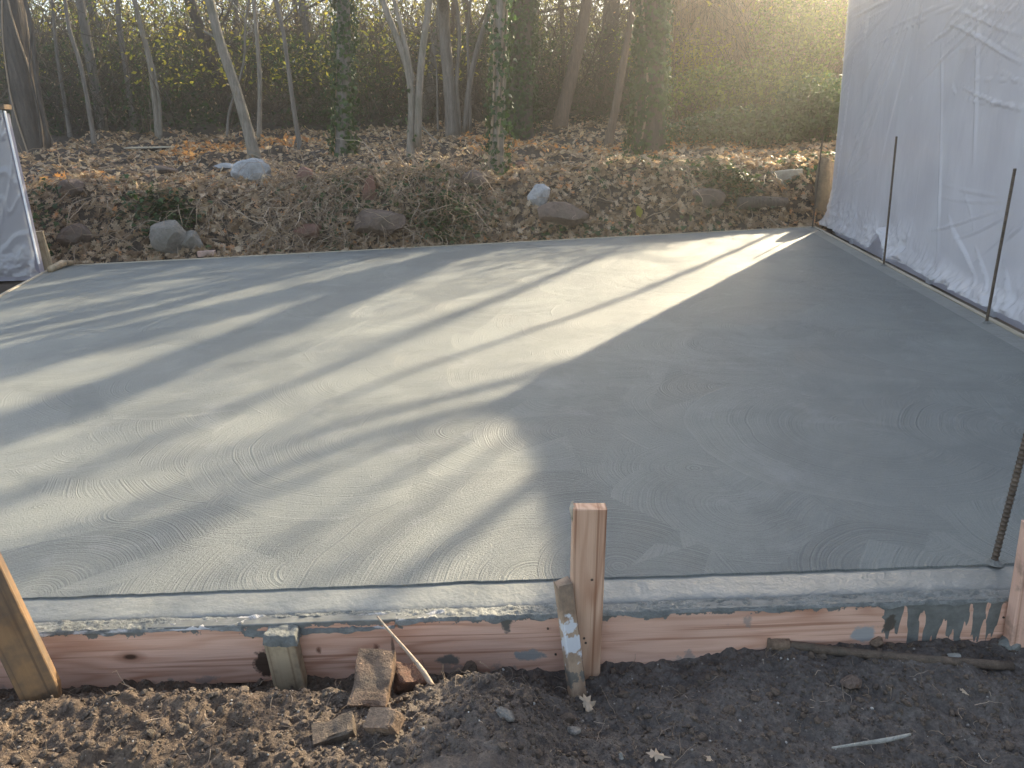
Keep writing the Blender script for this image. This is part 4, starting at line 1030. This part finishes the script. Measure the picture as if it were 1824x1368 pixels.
# farther, denser brush
n = 9000; X, Y = wood_pts(n, 26, 44); Z = HW(X, Y)
D = rs.normal(0, 0.5, (n, 3)); D[:, 2] = np.abs(rs.normal(1, 0.3, n))
V, Q, _ = bulk_twigs(np.stack([X, Y, Z + rs.rand(n) * 2.2], -1), D, rs.uniform(1.0, 2.4, n), rs.uniform(0.008, 0.022, n), 5, 0.18, rs, 0.05)
mb = MB(); mb.add(V, Q)
tag(obj('far_brush', mb.mesh('far_brush', M['twig'])), 'far brown brush rising behind the nearer thicket', 'brush', kind='stuff')
def leaf_cloud(name, label, n, y0, y1, z0, z1, mat, size, pl, pr, seed, thr=0.0, fq=0.6, tmpl=TINY, cat='foliage'):
    X, Y = wood_pts(n, y0, y1, pl=pl, pr=pr); h = rs.rand(n); Z = HW(X, Y) + z0 + (z1 - z0) * h
    k = fbm(X * fq + Z * 0.3, Z * fq * 1.3 + Y * 0.2, 3, seed) > rs.uniform(thr - 0.25, thr + 0.2, n)
    P = np.stack([X, Y, Z], -1)[k]; mb = MB(); scatter(tmpl[0], tmpl[1], P, rot_rand(len(P), 1.0, rs), rs.uniform(.6, 1.3, len(P)) * size, mb)
    tag(obj(name, mb.mesh(name, M[mat])), label, cat, kind='stuff')
leaf_cloud('understory_leaves', 'dark evergreen leaves low in the thicket', 50000, 17.6, 25, 0.0, 1.9, 'ivy', 0.09, -60, 1250, 91, -0.1)
leaf_cloud('shrub_leaves', 'green leaves high in the thicket', 46000, 18, 27, 0.8, 6.6, 'green_leaf', 0.095, -60, 1560, 92, 0.0)
leaf_cloud('yellow_leaves', 'scattered backlit yellow leaves in the thicket', 40000, 16.5, 26, 1.0, 6.6, 'yellow_leaf', 0.11, -60, 1560, 93, 0.08, 0.7)
leaf_cloud('brown_leaves', 'dry brown leaves hanging through the thicket', 18000, 18, 30, 0.0, 4.4, 'leaf', 0.08, -60, 1560, 94, 0.0, 0.8)
leaf_cloud('far_foliage', 'dull green mass of the far wood', 95000, 27, 42, 0.0, 9.5, 'olive_leaf', 0.22, -60, 1560, 95, -0.22, 0.35)
# sunlit bush on the right
def bush(name, label, px, py, Y0, rx, ry, rz, n, mat, size, cat='bush', stems=60, tmpl=TINY):
    c = atY(px, py, Y0); g = float(HW(c[0], c[1])); root = empty(name, (c[0], c[1], g)); tag(root, label, cat)
    u = rs.normal(0, 1, (n, 3)); u /= np.linalg.norm(u, axis=1, keepdims=True); rr = rs.rand(n) ** 0.45
    k = fbm(u[:, 0] * 2.2 + 5, u[:, 2] * 2.2 + u[:, 1], 3, 7) > rs.uniform(-.4, .1, n); rr = np.where(k, rr, rr * 0.7)
    P = u * rr[:, None] * np.array([rx, ry, rz]); P[:, 2] += (c[2] - g); P = P[P[:, 2] > 0.02]
    mb = MB(); scatter(tmpl[0], tmpl[1], P, rot_rand(len(P), 1.0, rs), rs.uniform(.6, 1.3, len(P)) * size, mb)
    o_ = obj('leaves', mb.mesh('leaves', M[mat]), root); o_['kind'] = 'stuff'
    D = rs.normal(0, .45, (stems, 3)); D[:, 2] = 1; V, Q, _ = bulk_twigs(rs.normal(0, .3, (stems, 3)) * np.array([rx, ry, 0]), D, rs.uniform(.5, 1.0, stems) * (c[2] - g + rz), np.full(stems, .008), 6, .15, rs)
    mb = MB(); mb.add(V, Q); obj('stems', mb.mesh('stems', M['twig']), root)['kind'] = 'stuff'; return root
bush('leafy_bush', 'tall sunlit yellow-green bush beside the far end of the plastic wall', 1430, 60, 16.5, 1.1, 1.0, 1.9, 7000, 'green_leaf', 0.085)
bush('leafy_bush', 'small bush of bright yellow leaves left of the sunlit green bush', 1235, 110, 18.0, 0.9, 0.7, 0.7, 1400, 'yellow_leaf', 0.075)
bush('ivy_mound', 'wide mound of dark ivy sprawling below the sunlit bush', 1350, 232, 13.4, 1.5, 1.0, 0.42, 6500, 'ivy', 0.075, 'ivy', 160, IVY)
bush('ivy_mound', 'rounded dark ivy mound against the foot of the far wall corner', 1455, 200, 13.4, 0.8, 0.8, 0.62, 3600, 'ivy', 0.075, 'ivy', 120, IVY)
bush('ivy_mound', 'loose ivy-green shrub rising behind the wide ivy mound', 1330, 165, 15.6, 1.9, 1.0, 0.62, 5200, 'green_leaf', 0.075, 'ivy', 260, IVY)
# reeds
n = 2600; X, Y = wood_pts(n, 18, 24, pl=1190, pr=1560); Z = HW(X, Y); D = rs.normal(0, .13, (n, 3)); D[:, 2] = 1
V, Q, _ = bulk_twigs(np.stack([X, Y, Z], -1), D, rs.uniform(2.0, 4.2, n), rs.uniform(.006, .012, n), 5, .06, rs); mb = MB(); mb.add(V, Q)
tag(obj('tall_reeds', mb.mesh('tall_reeds', M['reed'])), 'dry pinkish reeds standing in the sun behind the bush', 'reeds', kind='stuff')

# ================================================================== LEAF LITTER, VINES ON THE BANK
def litter(name, label, n, x0, x1, sf, mat, size, tmpl, tilt=0.55, lift=0.02, clus=None):
    X = rs.uniform(x0, x1, n); s = sf(n); Y = BL[1] + (X - BL[0]) * (BR - BL)[1] / (BR - BL)[0] + s
    if clus is not None:
        k = fbm(X * clus[0], Y * clus[0], 3, clus[1]) > rs.uniform(clus[2] - .15, clus[2] + .15, n); X, Y = X[k], Y[k]
    X = X * 1.0; n = len(X); Z = HW(X, Y) + np.abs(rs.normal(0, lift, n)) + 0.006
    P = np.stack([X, Y, Z], -1); mb = MB(); 
    Rm = rot_rand(n, tilt, rs)
    # follow the slope
    e_ = 0.05; gx = (HW(X + e_, Y) - HW(X - e_, Y)) / (2 * e_); gy = (HW(X, Y + e_) - HW(X, Y - e_)) / (2 * e_)
    nz = np.stack([-gx, -gy, np.ones(n)], -1); nz /= np.linalg.norm(nz, axis=1, keepdims=True)
    ax = np.stack([np.ones(n), np.zeros(n), gx], -1); ax /= np.linalg.norm(ax, axis=1, keepdims=True); ay = np.cross(nz, ax)
    B = np.stack([ax, ay, nz], -1)
    scatter(tmpl[0], tmpl[1], P, B @ Rm, rs.uniform(.6, 1.35, n) * size, mb)
    return tag(obj(name, mb.mesh(name, M[mat])), label, 'leaves', kind='stuff')
litter('leaf_litter', 'brown leaf litter covering the bank behind the slab', 13500, -6.6, 6.0, lambda n: rs.rand(n) * 1.9 + 0.03, 'leaf', 0.095, OAK, 0.6, 0.03)
litter('leaf_litter', 'carpet of fallen leaves across the woodland floor', 26000, -9, 8, lambda n: 1.7 + rs.rand(n) ** 1.3 * 8, 'leaf', 0.10, OVAL, 0.5, 0.02)
litter('orange_litter', 'patches of orange fallen leaves between the trunks', 9000, -7, 7, lambda n: 1.2 + rs.rand(n) * 5.5, 'leaf_orange', 0.10, OAK, 0.6, 0.04, (0.6, 66, 0.08))
litter('ivy_creeper', 'ivy creeping over the rocks of the leaf bank', 6000, -6.2, 5.2, lambda n: rs.rand(n) * 1.5 + 0.08, 'ivy', 0.075, IVY, 0.45, 0.05, (0.9, 86, 0.14))
# single large leaves that can be picked out on the bank
big = [fan(np.array([(0, -.55), (.08, -.3), (.28, -.28), (.15, -.12), (.42, .05), (.18, .1), (.3, .34), (.1, .3), (0, .5), (-.1, .3), (-.3, .34), (-.18, .1), (-.42, .05), (-.15, -.12), (-.28, -.28), (-.08, -.3)]) * 0.13, 0.008, c_) for c_ in (2.5, -3.0, 4.0)]
bigm = [mesh_np('leaf', v_, np.array(t_), M['leaf_tan' if False else 'leaf']) for v_, t_ in big]
for k in range(230):
    px = rs.uniform(90, 1465); s = rs.rand() ** 1.4 * 1.2 + 0.03
    yy = 9.2; x = (px - 912) / FPX * 9.3; y = BL[1] + (x - BL[0]) * (BR - BL)[1] / (BR - BL)[0] + s
    o = obj('leaf', bigm[k % 3], floor_o, loc=(x, y, float(HW(x, y)) + 0.035), rot=(rs.normal(0.5, .4), rs.normal(0, .5), rs.uniform(0, 6.28)))
    sc = rs.uniform(.7, 1.25); o.scale = (sc, sc, sc)
# tangled dry vines hanging down the bank
def vines(n, px0, px1, seedm, sz=0.0062):
    px = rs.uniform(px0, px1, n); s = rs.rand(n) * 1.25 + 0.25; x = (px - 912) / FPX * 9.2
    y = BL[1] + (x - BL[0]) * (BR - BL)[1] / (BR - BL)[0] + s; P0 = np.stack([x, y, HW(x, y) + rs.uniform(.02, .10, n)], -1)
    D = rs.normal(0, .8, (n, 3)); D[:, 1] -= 0.9; D[:, 2] = rs.normal(-.1, .4, n)
    V, Q, P = bulk_twigs(P0, D, rs.uniform(.25, .95, n), rs.uniform(.5, 1.2, n) * sz, 7, .33, rs, .10)
    # keep above the bank
    sides = 3; Vr = V.reshape(n, 8, sides, 3); g = HW(P[..., 0], P[..., 1]); up_ = np.maximum(0, g + 0.015 - P[..., 2]); Vr[..., 2] += up_[..., None]
    return Vr.reshape(-1, 3), Q
mb = MB(); V, Q = vines(1100, 470, 880, 1); mb.add(V, Q); V, Q = vines(220, 90, 480, 1); mb.add(V, Q); V, Q = vines(140, 880, 1460, 1); mb.add(V, Q)
tag(obj('dry_vines', mb.mesh('dry_vines', M['vine'])), 'matted dry vines hanging over the bank behind the slab', 'vines', kind='stuff')

# ================================================================== ROCKS AND OBJECTS ON THE BANK
import bmesh
def rock_mesh(name, sx, sy, sz, mat, seed, sub=3, ang=0.35):
    bm = bmesh.new(); bmesh.ops.create_icosphere(bm, subdivisions=sub, radius=1.0)
    r_ = random.Random(seed); planes = [(Vector((r_.gauss(0, 1), r_.gauss(0, 1), r_.gauss(0, 1))).normalized(), r_.uniform(.62, .92)) for _ in range(11)]
    from mathutils import noise as mn
    for v in bm.verts:
        for (n_, d_) in planes:
            q = v.co.dot(n_)
            if q > d_: v.co -= n_ * (q - d_) * 0.92
        v.co *= 1 + 0.10 * mn.noise(v.co * 2.3 + Vector((seed, 0, 0)))
        v.co = Vector((v.co.x * sx, v.co.y * sy, v.co.z * sz))
    me = bpy.data.meshes.new(name); bm.to_mesh(me); bm.free(); me.materials.append(mat)
    return me
def rock(label, px0, py0, px1, py1, mat, seed, name='rock', depth=0.8, off=0.0, rz=0.0, sub=3, sz=None, cat='rock', group='rocks in the leaf bank', frontdist=None):
    cx = (px0 + px1) / 2; b = hit(cx, py1 - 4); D = b[1] + off; k = (D * 0.95 + 0.3) / FPX
    sx = (px1 - px0) / 2 * k; h = (py1 - py0) / 2 * k
    c = atY(cx, (py0 + py1) / 2, D + sx * depth * 0.4)
    o = obj(name, rock_mesh(name, sx * 1.08, sx * depth, h * 1.15, mat, seed, sub), loc=tuple(c), rot=(0, 0, rz))
    return tag(o, label, cat, group)
rock('pale blue-white angular rock on top of the bank under the pale leaning trunk', 415, 285, 486, 326, M['rock_white'], 3, depth=0.6, rz=0)
rock('grey-green stone in front of the pale blue-white rock', 440, 309, 488, 327, M['rock_grey'], 13, off=-0.12)
rock('small white broken stone left of the pale blue-white rock', 382, 291, 418, 303, M['rock_white'], 23)
rock('blocky grey boulder at the foot of the bank under green leaves', 266, 390, 342, 452, M['rock_grey'], 5, depth=0.8, off=-.05)
rock('low grey boulder touching the right side of the blocky boulder', 318, 412, 362, 446, M['rock_grey'], 6, off=-.05)
rock('brown half-buried boulder left of the blocky grey boulder', 102, 400, 170, 442, M['rock_brown'], 7)
rock('brown layered boulder under the vines at the foot of the bank', 632, 370, 722, 425, M['rock_brown'], 8, depth=0.8, off=-.08)
rock('tall reddish stone on the bank top behind the vines', 646, 315, 672, 366, M['rock_red'], 9, depth=0.8)
rock('dark reddish stone under the vines left of the layered boulder', 522, 400, 580, 426, M['rock_red'], 10, off=-.05)
rock('reddish stone on the bank above the vines', 528, 300, 560, 330, M['rock_red'], 17)
rock('pale angular broken rock right of the near ivy-draped trunk', 940, 330, 982, 368, M['rock_white'], 11, depth=.7, rz=.0, off=-.05)
rock('long flat grey-brown boulder below the pale angular rock', 948, 362, 1046, 404, M['rock_brown'], 12, depth=0.5, off=-.08)
rock('round red-brown stone beside the near ivy-draped trunk', 915, 288, 944, 304, M['rock_red'], 14)
rock('flat mossy stone lying on the bank at its left end', 255, 296, 315, 312, M['rock_brown'], 15, depth=0.5)
rock('brown stone at the left end of the bank', 105, 320, 150, 352, M['rock_brown'], 16)
rock('dark brown stone buried under the near ivy-draped trunk', 822, 305, 865, 345, M['rock_brown'], 19)
rock('leaf-strewn brown stone near the pale stump', 1225, 335, 1290, 372, M['rock_brown'], 18)
# concrete block, dark log, stump by the wall
b = hit(1392, 326); o = obj('concrete_block', rock_mesh('concrete_block', .01, .01, .01, M['conc_block'], 1)); bpy.data.objects.remove(o)
def chipped_box(name, sx, sy, sz, mat, seed, amt=0.012, seg=6):
    bm = bmesh.new(); bmesh.ops.create_cube(bm, size=1.0); bmesh.ops.subdivide_edges(bm, edges=bm.edges[:], cuts=seg, use_grid_fill=True)
    from mathutils import noise as mn
    for v in bm.verts:
        c = v.co; e_ = sorted([abs(c.x), abs(c.y), abs(c.z)]); 
        p = Vector((c.x * sx, c.y * sy, c.z * sz)); nz = mn.noise(p * 22 + Vector((seed, 0, 0)))
        k = (1 if e_[1] > 0.45 else 0.35)
        p -= p.normalized() * (max(0, nz + 0.15) * amt * 2 * k); v.co = p
    me = bpy.data.meshes.new(name); bm.to_mesh(me); bm.free(); me.materials.append(mat); return me
o = obj('concrete_block', chipped_box('concrete_block', 0.56, 0.22, 0.17, M['conc_block'], 2), loc=(b[0], b[1] + .08, b[2] + .08), rot=(0.05, -0.06, -0.12))
tag(o, 'pale concrete block lying on the bank near the far corner rebar', 'concrete block')
def log(name, label, p0, p1, r, mat, cat='log', jit=.12, off=0.0, ends=None):
    a = hit(*p0); b_ = hit(*p1); a[2] += r * .6; b_[2] += r * .6; a[1] += off; b_[1] += off
    mb = MB(); mb.tube(smooth_path([a, (a + b_) / 2 + np.array([0, 0, .02]), b_], 12), np.linspace(r, r * .8, 12), 10, jit, 4)
    return tag(obj(name, mb.mesh(name, mat)), label, cat)
log('fallen_log', 'short dark log half buried at the right foot of the bank', (1312, 372), (1400, 372), 0.10, M['bark_dark'])
log('fallen_log', 'cut pale log lying in the leaves behind the forked tree', (702, 222), (782, 204), 0.065, M['bark_pale'])
o = rock('tan rounded boulder standing between the far corner rebar and the plastic wall', 1452, 276, 1484, 398, M['rock_tan'], 31, depth=1.0, off=0.05, cat='rock')
# flat board on the leaves
b = hit(290, 268); mb = MB(); mb.box((-.66, -.14, 0), (.62, .14, .022))
tag(obj('flat_board', mb.mesh('flat_board', M['pale_wood'], False), loc=(b[0], b[1], b[2] + .05), rot=(0.03, 0.015, 0.03)), 'pale flat board lying on the leaves behind the left bank', 'board')
# brick at the far slab edge
b = G(368, 458, 0.0); o = obj('brick', chipped_box('brick', .19, .09, .06, M['brick_pink'], 3, .006), loc=(b[0], b[1] + .02, .04), rot=(0, 0, .15)); tag(o, 'pale pink brick on the far edge of the slab in front of the bank', 'brick', 'bricks lying about')
# leafy plant over the boulder
for (lab, px, py, rx, n) in (('clump of glossy green leaves over the blocky grey boulder', 300, 385, .42, 520), ('low green ivy clump at the bank foot below the vines', 790, 385, .50, 420), ('ivy clump spilling beside the concrete block', 1300, 318, .42, 420)):
    b = hit(px, py); root = empty('ivy_plant', tuple(b)); tag(root, lab, 'ivy')
    X = b[0] + rs.normal(0, rx * .5, n); Y = b[1] + rs.normal(-.05, .12, n); P = np.stack([X, Y, HW(X, Y) + .03 + np.abs(rs.normal(0, .06, n))], -1) - b
    P[:, 1] -= 0.06
    mb = MB(); scatter(IVY[0], IVY[1], P, rot_rand(n, .6, rs), rs.uniform(.5, 1.1, n) * .08, mb); o_ = obj('leaves', mb.mesh('leaves', M['ivy']), root); o_['kind'] = 'stuff'
    V, Q, _ = bulk_twigs(P[:40], rs.normal(0, 1, (40, 3)), np.full(40, .25), np.full(40, .003), 4, .3, rs); mb = MB(); mb.add(V, Q); obj('stems', mb.mesh('stems', M['twig']), root)['kind'] = 'stuff'
# yellow leaf on the litter
b = hit(1138, 385); o = obj('yellow_leaf', mesh_np('yellow_leaf', OVAL[0] * .19, np.array(OVAL[1]), M['yellow_leaf']), loc=(b[0], b[1] - .02, b[2] + .06), rot=(1.0, .1, .2)); tag(o, 'big yellow leaf standing out on the brown leaf pile', 'leaf')

# ================================================================== FOREGROUND THINGS
def fg(px, py): return hit(px, py, False)
b = fg(664, 1245)
o = obj('brick', chipped_box('brick', 0.094, 0.070, 0.150, M['brick_mud'], 5, 0.009, 10), loc=(b[0] - .004, b[1] + 0.042, b[2] + 0.012), rot=(R(-67), R(3), R(-3)))
tag(o, 'whole muddy brick propped up on the soil in front of the form board', 'brick', 'bricks lying about')
b = fg(728, 1232); o = obj('brick_half', chipped_box('brick_half', .085, .07, .055, M['brick'], 6, .010, 8), loc=(b[0], b[1] + .01, b[2] + .035), rot=(.3, .35, .5)); tag(o, 'rounded half brick right of the propped muddy brick', 'brick', 'bricks lying about')
b = fg(686, 1308); o = obj('brick_half', chipped_box('brick_half', .075, .05, .05, M['mudstone'], 8, .007, 7), loc=(b[0], b[1] + .01, b[2] + .022), rot=(.35, -.25, -.35)); tag(o, 'broken tan brick piece below the propped muddy brick', 'brick', 'bricks lying about')
b = fg(596, 1318); o = obj('brick_half', chipped_box('brick_half', .095, .055, .04, M['clod'], 9, .010, 7), loc=(b[0], b[1] + .01, b[2] + .012), rot=(.2, -.15, .25)); tag(o, 'dirt-caked brick fragment at the lower left of the brick pile', 'brick', 'bricks lying about')
def bit(name, label, px, py, sx, sy, sz, mat, seed, rot=(0, 0, 0), cat='stone', grp='loose stones on the soil'):
    b = fg(px, py); o = obj(name, rock_mesh(name, sx, sy, sz, mat, seed, 2), loc=(b[0], b[1], b[2] + sz * .5), rot=rot); return tag(o, label, cat, grp)
bit('stone', 'pale angular stone on the dark soil left of the dry oak leaf', 902, 1278, .027, .016, .014, M['rock_grey'], 3, (0, .2, -.5))
bit('stone', 'dull round stone on the soil below the mortar drips', 1515, 1222, .030, .022, .020, M['rock_brown'], 4)
bit('stone', 'tan stone lying against the board under the blue-grey paint smear', 1562, 1150, .022, .02, .02, M['mudstone'], 6)
bit('stone', 'dark round stone against the board just left of the leaning painted stake', 838, 1200, .026, .02, .028, M['clod'], 7)
bit('stone', 'grey stone in the soil below the dry oak leaf', 1022, 1305, .018, .014, .012, M['rock_grey'], 8)
bit('stone', 'dark stone half sunk right of the grey stone', 1010, 1285, .026, .018, .014, M['clod'], 9)
bit('stone', 'whitish chip stone on the soil at the right below the board', 1700, 1170, .022, .012, .007, M['conc_block'], 10)
bit('mortar_lump', 'grey mortar lump at the foot of the right edge stake', 1795, 1150, .035, .03, .02, M['mortar'], 11, cat='mortar lump')
bit('plaster_chip', 'thin upright grey chip at the bottom edge below the stones', 1106, 1355, .007, .006, .016, M['conc_block'], 12, cat='chip')
# curved root
def stick(name, label, pts, r, mat, cat='stick', lift=None, jit=.15):
    P = []
    for (px, py, q) in pts:
        P.append(atY(px, py, q) if q else fg(px, py) + np.array([0, 0, r[0] * 0.8]))
    P = smooth_path(P, 18); mb = MB(); mb.tube(P, np.interp(np.linspace(0, 1, 18), np.linspace(0, 1, len(r)), r), 8, jit, 5)
    return tag(obj(name, mb.mesh(name, mat)), label, cat)
stick('bent_root', 'bent bare root arching from the form board down to the soil', [(672, 1098, 1.790), (690, 1120, 1.76), (725, 1160, 1.70), (758, 1200, 1.64), (785, 1250, 1.595), (800, 1280, None)], [.0025, .0045, .0065, .0075, .007], M['root'], 'root')
stick('white_stick', 'pale peeling stick lying on the soil at the lower right', [(1482, 1332, 1.438), (1530, 1325, 1.446), (1580, 1318, 1.452), (1622, 1308, 1.465)], [.0025, .004, .005, .003], M['conc_block'])
# buried pipe with a coupling
P = smooth_path([fg(1385, 1150) + (0, 0, .006), fg(1500, 1165) + (0, 0, .008), fg(1650, 1180) + (0, 0, .008), fg(1802, 1190) + (0, 0, .006)], 20)
root = empty('old_pipe', tuple(P[0])); tag(root, 'dirt-covered pipe lying along the soil in front of the drip-stained board', 'pipe')
mb = MB(); mb.tube(P - P[0], 0.0125, 12, .06, 3); obj('tube', mb.mesh('tube', M['clod']), root)
mb = MB(); d = (P[2] - P[0]); d /= np.linalg.norm(d); mb.tube([-d * .025, -d * .024, d * .03, d * .031], [.006, .019, .019, .012], 10, .05); mb.tube([-d * .03, -d * .022], .022, 6); obj('coupling', mb.mesh('coupling', M['mudstone']), root)
# dry leaves on the soil
def dry_leaf(label, px, py, size, rot, mat='leaf_tan'):
    b = fg(px, py); v, t_ = fan(np.array([(.02, -.75), (.06, -.42), (.22, -.36), (.12, -.2), (.36, -.06), (.40, .06), (.16, .08), (.24, .32), (.08, .3), (.02, .52), (-.1, .28), (-.3, .34), (-.34, .22), (-.14, .08), (-.38, -.04), (-.13, -.16), (-.2, -.34), (-.03, -.42), (-.02, -.75)]) * size, size * .12, 9)
    o = obj('dry_leaf', mesh_np('dry_leaf', v, np.array(t_), M[mat]), loc=(b[0], b[1], b[2] + size * .25), rot=rot); tag(o, label, 'leaf', 'dry leaves on the soil')
M['leaf_tan'] = m_plain('tan_dry_leaf', (0.42, 0.32, 0.22), 0.6, 25, .2)
dry_leaf('curled tan oak leaf on the soil below the leaning painted stake', 1046, 1262, .060, (.5, .2, .3))
dry_leaf('tan oak leaf at the bottom edge right of the grey chip', 1168, 1352, .045, (.3, -.1, 1.3))
dry_leaf('pale brown leaf fragment at the bottom of the reddish soil patch', 1262, 1356, .035, (.2, .1, 2.3))
dry_leaf('small tan leaf at the right of the pipe', 1716, 1235, .024, (.3, .1, .5))
# clods, pebbles and fine roots (uncountable)
def ico_small(seed):
    bm = bmesh.new(); bmesh.ops.create_icosphere(bm, subdivisions=1, radius=1.0); r_ = random.Random(seed)
    for v in bm.verts: v.co *= r_.uniform(.65, 1.25)
    V = np.array([v.co[:] for v in bm.verts]); T = np.array([[v.index for v in f.verts] for f in bm.faces]); bm.free(); return V, T
def soil_scatter(name, label, n, smin, smax, mat, tmpl, pw=2.5, left_bias=False, sink=.2, cat='soil', flat=1.0):
    X = rs.uniform(-1.5, 1.5, n); Y = rs.uniform(1.3, 1.79, n)
    if left_bias: k = rs.rand(n) < np.where(X < 0.1, 1.0, .35); X, Y = X[k], Y[k]; n = len(X)
    S = smin + (smax - smin) * rs.rand(n) ** pw; P = np.stack([X, Y, HS(X, Y) + S * sink], -1); mb = MB()
    tv = tmpl[0] * np.array([1, 1, flat]); scatter(tv, tmpl[1], P, rot_rand(n, .8, rs), S, mb); me = mb.mesh(name, M[mat], False)
    tag(obj(name, me), label, cat, kind='stuff')
soil_scatter('soil_clods', 'crumbly soil clods heaped in front of the form', 9000, .001, .011, 'clod', ico_small(1), 9, True, .1)
def clod_tmpl(seed):
    me = rock_mesh('tmp', 1, 1, .8, M['clod'], seed, 2); V = np.array([v.co[:] for v in me.vertices]); V *= (1 + 0.25 * fbm(V[:, 0] * 2 + V[:, 2], V[:, 1] * 2, 3, seed))[:, None]
    T = np.array([p_.vertices[:] for p_ in me.polygons]); bpy.data.meshes.remove(me); return V, T
soil_scatter('big_clods', 'larger lumps of dug soil heaped along the form', 90, .008, .021, 'clod', clod_tmpl(3), 3, True, .05)
soil_scatter('big_clods', 'flattened soil lumps on the trampled ground', 220, .006, .020, 'clod', clod_tmpl(7), 3, False, .0, 'soil', .6)
soil_scatter('small_clods', 'small dark clods over the trampled soil', 5000, .0015, .009, 'clod', ico_small(9), 6, False, .2)
soil_scatter('fine_soil_crumbs', 'fine dark soil crumbs over the ground', 16000, .0008, .0042, 'clod', ico_small(4), 4, False, .2)
soil_scatter('pale_grit', 'tiny pale stones scattered in the soil', 900, .0008, .0045, 'pebble', ico_small(2), 4, False, .5, 'grit')
n = 420; X = rs.uniform(-1.4, 1.4, n); Y = rs.uniform(1.35, 1.78, n); P0 = np.stack([X, Y, HS(X, Y) + .004], -1); D = rs.normal(0, 1, (n, 3)); D[:, 2] = rs.normal(.1, .3, n)
V, Q, _ = bulk_twigs(P0, D, rs.uniform(.01, .09, n), rs.uniform(.0004, .0012, n), 6, .45, rs, .05); mb = MB(); mb.add(V, Q)
tag(obj('fine_roots', mb.mesh('fine_roots', M['vine'])), 'fine torn roots poking out of the soil', 'roots', kind='stuff')

# ================================================================== HAZE
hz = N('haze_air')
pv = hz.n('VolumePrincipled', {'Color': (1.0, 0.96, 0.90, 1), 'Density': 0.0080, 'Anisotropy': 0.89})
hz.t.links.new(pv.outputs[0], hz.out.inputs['Volume'])
mb = MB(); mb.box((-97, -72, -1.8), (97, 112, 16.0))
tag(obj('haze', mb.mesh('haze', hz.m, False)), kind='stuff')
